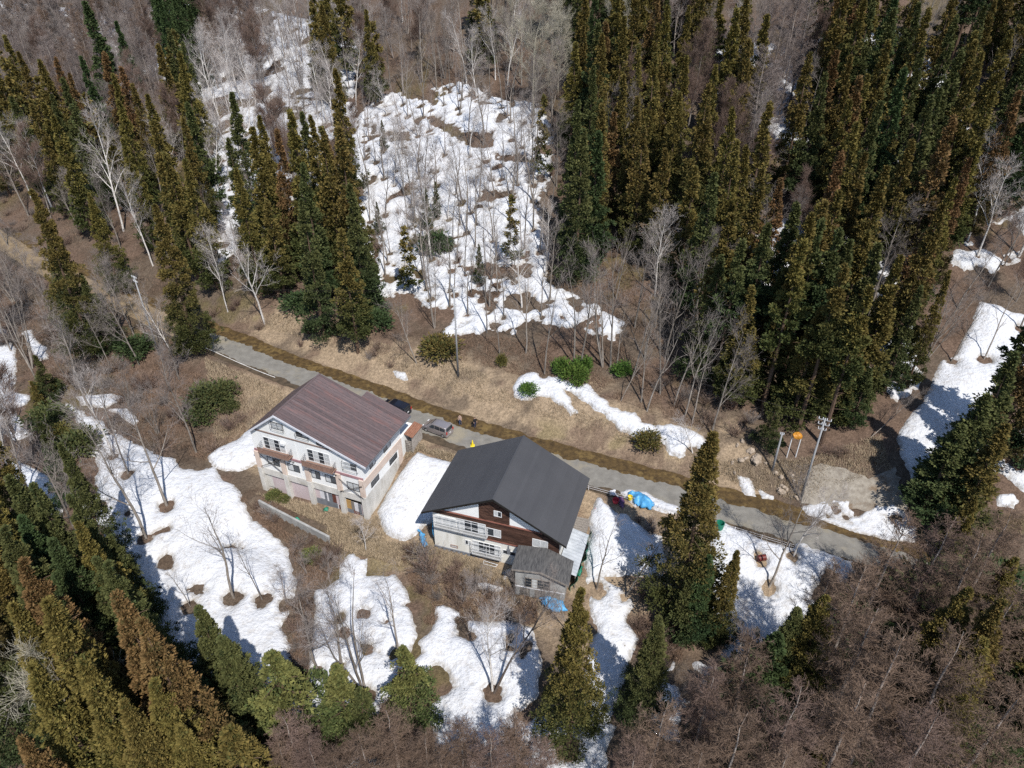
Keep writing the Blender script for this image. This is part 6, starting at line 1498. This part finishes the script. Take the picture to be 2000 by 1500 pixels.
# ------------------------------------------------------------------ shrubs
def place_bush(kind, px, py, h, label, mat=None, w=1.0, grp_='shrubs'):
    p = at(px, py)
    if p is None: return
    me = PROTO[kind][len(bpy.data.objects) % len(PROTO[kind])]; s = h/PH[kind]
    o = bpy.data.objects.new('evergreen_shrub' if kind == 'leafbush' else 'bare_shrub', me); col.objects.link(o)
    o.location = (p.x, p.y, p.z); o.scale = (s*w, s*w, s); o.rotation_euler = (0, 0, (px*7.3) % 6.28)
    if mat: o.material_slots[0].link = 'OBJECT'; o.material_slots[0].material = M[mat]
    tag(o, label, 'shrub', grp_)
for x, y, h, w, m_, l in [(1122, 745, 2.0, 0.95, None, 'rounded bright green shrub at the upper edge of the roadside snow strip'), (1096, 728, 1.8, .85, None, 'bright green shrub just left of the rounded one above the roadside snow strip'), (1138, 722, 1.6, .9, None, 'small bright green shrub behind the rounded one above the roadside snow strip'), (1216, 730, 1.4, 1.1, None, 'low green shrub at the foot of the bank trees'), (1032, 768, 1.2, 1.1, None, 'low green shrub in the left end of the roadside snow strip'), (980, 715, 1.6, .5, 'leaf_olive', 'small brownish evergreen on the bank above the people'),
    (860, 695, 2.6, 1.1, 'leaf_olive', 'dark olive bush beside the bank utility pole'), (415, 785, 2.2, 1.6, 'leaf_green', 'wide green bush left of the white lodge'), (440, 775, 1.8, 1.3, 'leaf_green', 'green bush nearest the white lodge roof'), (395, 820, 1.6, 1.4, 'leaf_green', 'low green bush under bare trees left of the white lodge'), (450, 800, 1.2, 1.2, 'leaf_green', 'small green bush left of the white lodge gable'), (535, 970, 0.7, 1.5, 'leaf_light', 'yellow-green weeds at the foot of the white lodge'), (556, 978, 0.6, 1.3, 'leaf_light', 'yellow-green weeds above the retaining wall'), (610, 1090, 0.9, 1.4, 'leaf_light', 'bright green weeds below the retaining wall'), (735, 640, 2.2, 1.2, 'leaf_dark', 'dark green bush on the bank below the clearing'), (1265, 870, 1.6, 1.2, 'leaf_olive', 'olive bush growing through the roadside snow strip'), (720, 610, 2.5, 1.3, 'leaf_dark', 'dark green bush at the left foot of the clearing'), (590, 600, 2.2, 1.5, 'leaf_dark', 'dark bush at the foot of the cedar row'), (850, 490, 2.6, 1.2, 'leaf_dark', 'dark green bush in the middle of the clearing'),
    (160, 880, 2.6, 1.2, 'leaf_green', 'green bush at the left rim of the lower snow field'), (100, 830, 2.4, 1.3, 'leaf_green', 'green bush in the thicket left of the lower snow field'), (125, 860, 2.0, 1.2, 'leaf_olive', 'olive bush in the thicket left of the lower snow field'), (95, 770, 2.0, 1.1, 'leaf_olive', 'olive bush below the left roadside'), (270, 690, 2.5, 1.2, 'leaf_dark', 'dark bush by the left utility pole')]:
    place_bush('leafbush', x, y, h, l, m_, w)
gB = np.random.default_rng(77)
BR = [('on the grassy bank above the road', [(480, 640), (700, 650), (760, 700), (800, 740), (640, 700)], 14, 1.6), ('left of the white lodge', [(330, 760), (470, 760), (500, 800), (430, 870), (400, 900), (320, 860)], 22, 1.8), ('below the retaining wall', [(440, 960), (520, 1000), (640, 1060), (680, 1090), (620, 1140), (590, 1130), (560, 1060), (500, 1020)], 24, 1.5), ('below the dark-roofed lodge', [(800, 1080), (990, 1130), (1050, 1190), (1000, 1215), (870, 1180), (810, 1170)], 34, 1.9), ('in the gully between the snow fields', [(570, 1190), (610, 1190), (605, 1340), (570, 1340)], 14, 1.7), ('amid snow right of the dark-roofed lodge', [(1230, 1020), (1300, 1010), (1320, 1040), (1290, 1060)], 8, 1.3), ('at the foot of the right stand', [(1250, 700), (1400, 760), (1480, 830), (1560, 870), (1720, 840), (1740, 930), (1600, 890), (1440, 850), (1300, 820)], 40, 1.8), ('in the thicket at the far left', [(0, 560), (180, 650), (300, 720), (330, 800), (200, 780), (60, 720), (0, 700)], 44, 2.4), ('below the road at the far right', [(1640, 1090), (1780, 1050), (1980, 1040), (1990, 1200), (1800, 1200), (1640, 1160)], 30, 2.0), ('beside the snow under the tall foreground cedar', [(1230, 1180), (1330, 1200), (1330, 1300), (1260, 1280)], 14, 1.7), ('in the bottom right wood', [(1400, 1330), (1600, 1250), (1950, 1250), (1950, 1490), (1350, 1490)], 40, 2.0), ('at the middle of the bottom edge', [(520, 1440), (850, 1420), (1050, 1480), (1050, 1500), (520, 1500)], 26, 2.2), ('above the left road', [(0, 380), (110, 400), (240, 470), (330, 560), (480, 600), (470, 625), (300, 600), (120, 500), (0, 440)], 44, 1.7), ('between clearing and right stand', [(1085, 240), (1130, 280), (1160, 420), (1230, 560), (1300, 640), (1220, 620), (1100, 540), (1060, 420)], 36, 1.7), ('on the snowy clearing', [(715, 560), (740, 300), (760, 190), (1040, 210), (1070, 330), (1040, 400), (1060, 560), (900, 600)], 52, 1.5), ('round the top of the clearing', [(700, 150), (960, 110), (1090, 180), (1120, 320), (1090, 420), (1070, 200), (900, 150)], 26, 2.0)]
for wh, poly, n, h in BR:
    n = max(6, int(n*0.6)); h *= 1.1
    xs = [q[0] for q in poly]; ys = [q[1] for q in poly]; k = 0; tr = 0; L_b = []
    while k < n and tr < 2000:
        tr += 1; x = min(xs)+gB.random()*(max(xs)-min(xs)); y = min(ys)+gB.random()*(max(ys)-min(ys))
        if in_poly(np.array([x]), np.array([y]), poly)[0]: k += 1; L_b.append((x, y))
    lab = {}
    order_labels([(x, y, (lambda s, k=(x, y): lab.__setitem__(k, s))) for x, y in L_b], f'leafless brown brush {wh}')
    for x, y in L_b:
        place_bush('bush', x, y, h*(0.7+0.6*gB.random()), lab[(x, y)], 'twig_red' if gB.random() < .3 else ('twig_grey' if gB.random() < .4 else None), 0.9+0.6*gB.random(), 'brush '+wh)
# dark evergreen undergrowth below the larches
L_b = []
while len(L_b) < 44:
    x = 1380+gB.random()*620; y = 1080+gB.random()*420
    if y > 1500-(x-1280)*0.62: L_b.append((x, y))
lab = {}; order_labels([(x, y, (lambda s, k=(x, y): lab.__setitem__(k, s))) for x, y in L_b], 'dark evergreen bush under the right larches')
for x, y in L_b: place_bush('leafbush', x, y, 2.2+1.8*gB.random(), lab[(x, y)], 'leaf_dark' if gB.random() < .6 else 'leaf_green', 1.0+0.4*gB.random(), 'evergreen bushes under the larches')

# ------------------------------------------------------------------ dry grass and litter (nobody could count it)
def blades(name, regions, label, hgt, colr, wid=0.05, seed=1):
    g = np.random.default_rng(seed); P_ = []; regions = [(a, int(b*1.7)) for a, b in regions]
    for poly, n in regions:
        Pw = np.array(W2(poly)); lo = Pw.min(0); hi = Pw.max(0)
        q = lo+(hi-lo)*g.random((n*3, 2)); q = q[in_poly(q[:, 0], q[:, 1], Pw)][:n]
        cl = fbm(q[:, 0]/1.6, q[:, 1]/1.6, seed, 3); q = q[cl+0.25*g.random(len(q)) > 0.52]
        vr = np.abs(road_dist(q[:, 0], q[:, 1])[0]); q = q[vr > 3.9]
        P_.append(q)
    q = np.concatenate(P_); keep = np.ones(len(q), bool)
    for (ox, oy, _), yaw, w, d in ((H1_ORG, H1_YAW, 15.9, 12.6), (H2_ORG, H2_YAW, 15.1, 10)):
        c, s = math.cos(yaw), math.sin(yaw); a = (q[:, 0]-ox)*c+(q[:, 1]-oy)*s; b = -(q[:, 0]-ox)*s+(q[:, 1]-oy)*c
        keep &= ~((a > -0.3) & (a < w+0.3) & (b > -0.4) & (b < d))
    q = q[keep]; n = len(q); z = tq(q[:, 0], q[:, 1])
    V = []; ang = g.random(n)*6.28; ln = hgt*(0.5+0.9*g.random(n)); lean = 0.3+0.7*g.random(n)
    base = np.stack([q[:, 0], q[:, 1], z-0.05], 1); d = np.stack([np.cos(ang)*lean, np.sin(ang)*lean, np.ones(n)], 1); d = norm(d)
    s = np.stack([-np.sin(ang), np.cos(ang), np.zeros(n)], 1)*wid*(0.6+0.8*g.random(n))[:, None]
    V = np.stack([base-s, base+s, base+d*ln[:, None]], 1).reshape(-1, 3)
    c = np.array(colr)*(0.7+0.6*g.random(n))[:, None]
    o = link(name, np_mesh(name, V, None, np.arange(n*3).reshape(-1, 3), mat=M['straw'], cols=np.repeat(c, 3, 0)))
    return tag(o, label, 'grass', kind='stuff')
blades('dry_grass', [([(430, 620), (700, 690), (880, 770), (1000, 800), (1200, 860), (1400, 930), (1450, 950), (1420, 900), (1280, 870), (1130, 800), (1000, 770), (900, 700), (800, 690), (560, 610)], 60000), ([(400, 700), (560, 755), (640, 800), (480, 840), (420, 860)], 12000), ([(795, 850), (880, 860), (930, 890), (880, 905), (820, 880), (790, 900)], 9000), ([(640, 1010), (740, 1010), (760, 1060), (850, 1070), (1000, 1120), (1000, 1150), (800, 1110), (680, 1080), (640, 1060)], 26000), ([(500, 965), (640, 1030), (720, 1040), (730, 1010), (600, 980)], 9000), ([(1400, 900), (1560, 900), (1720, 850), (1740, 920), (1560, 980), (1440, 950)], 9000)],
       'dry straw-coloured grass on the banks beside the road', 0.5, (0.36, 0.285, 0.195), 0.026, 3)
blades('leaf_litter', [([(860, 650), (1220, 680), (1400, 850), (1250, 800), (1000, 730), (880, 700)], 22000), ([(300, 700), (480, 760), (480, 860), (400, 900), (250, 850)], 16000), ([(430, 940), (560, 1040), (680, 1100), (600, 1160), (560, 1060), (470, 980)], 16000), ([(780, 1080), (1050, 1160), (1050, 1220), (830, 1220)], 16000), ([(0, 560), (300, 680), (300, 800), (0, 740)], 16000), ([(0, 370), (130, 400), (350, 560), (500, 620), (300, 600), (100, 490), (0, 440)], 20000), ([(1085, 240), (1150, 300), (1250, 560), (1400, 700), (1300, 700), (1090, 560)], 20000), ([(700, 20), (1100, 20), (1100, 180), (700, 180)], 14000), ([(1250, 1150), (1340, 1190), (1330, 1300), (1240, 1260)], 6000), ([(560, 1180), (615, 1180), (605, 1400), (560, 1400)], 6000), ([(1600, 1100), (2000, 1000), (2000, 1300), (1650, 1250)], 16000)],
       'brown withered undergrowth and litter round the snow patches', 0.42, (0.20, 0.135, 0.095), 0.026, 5)
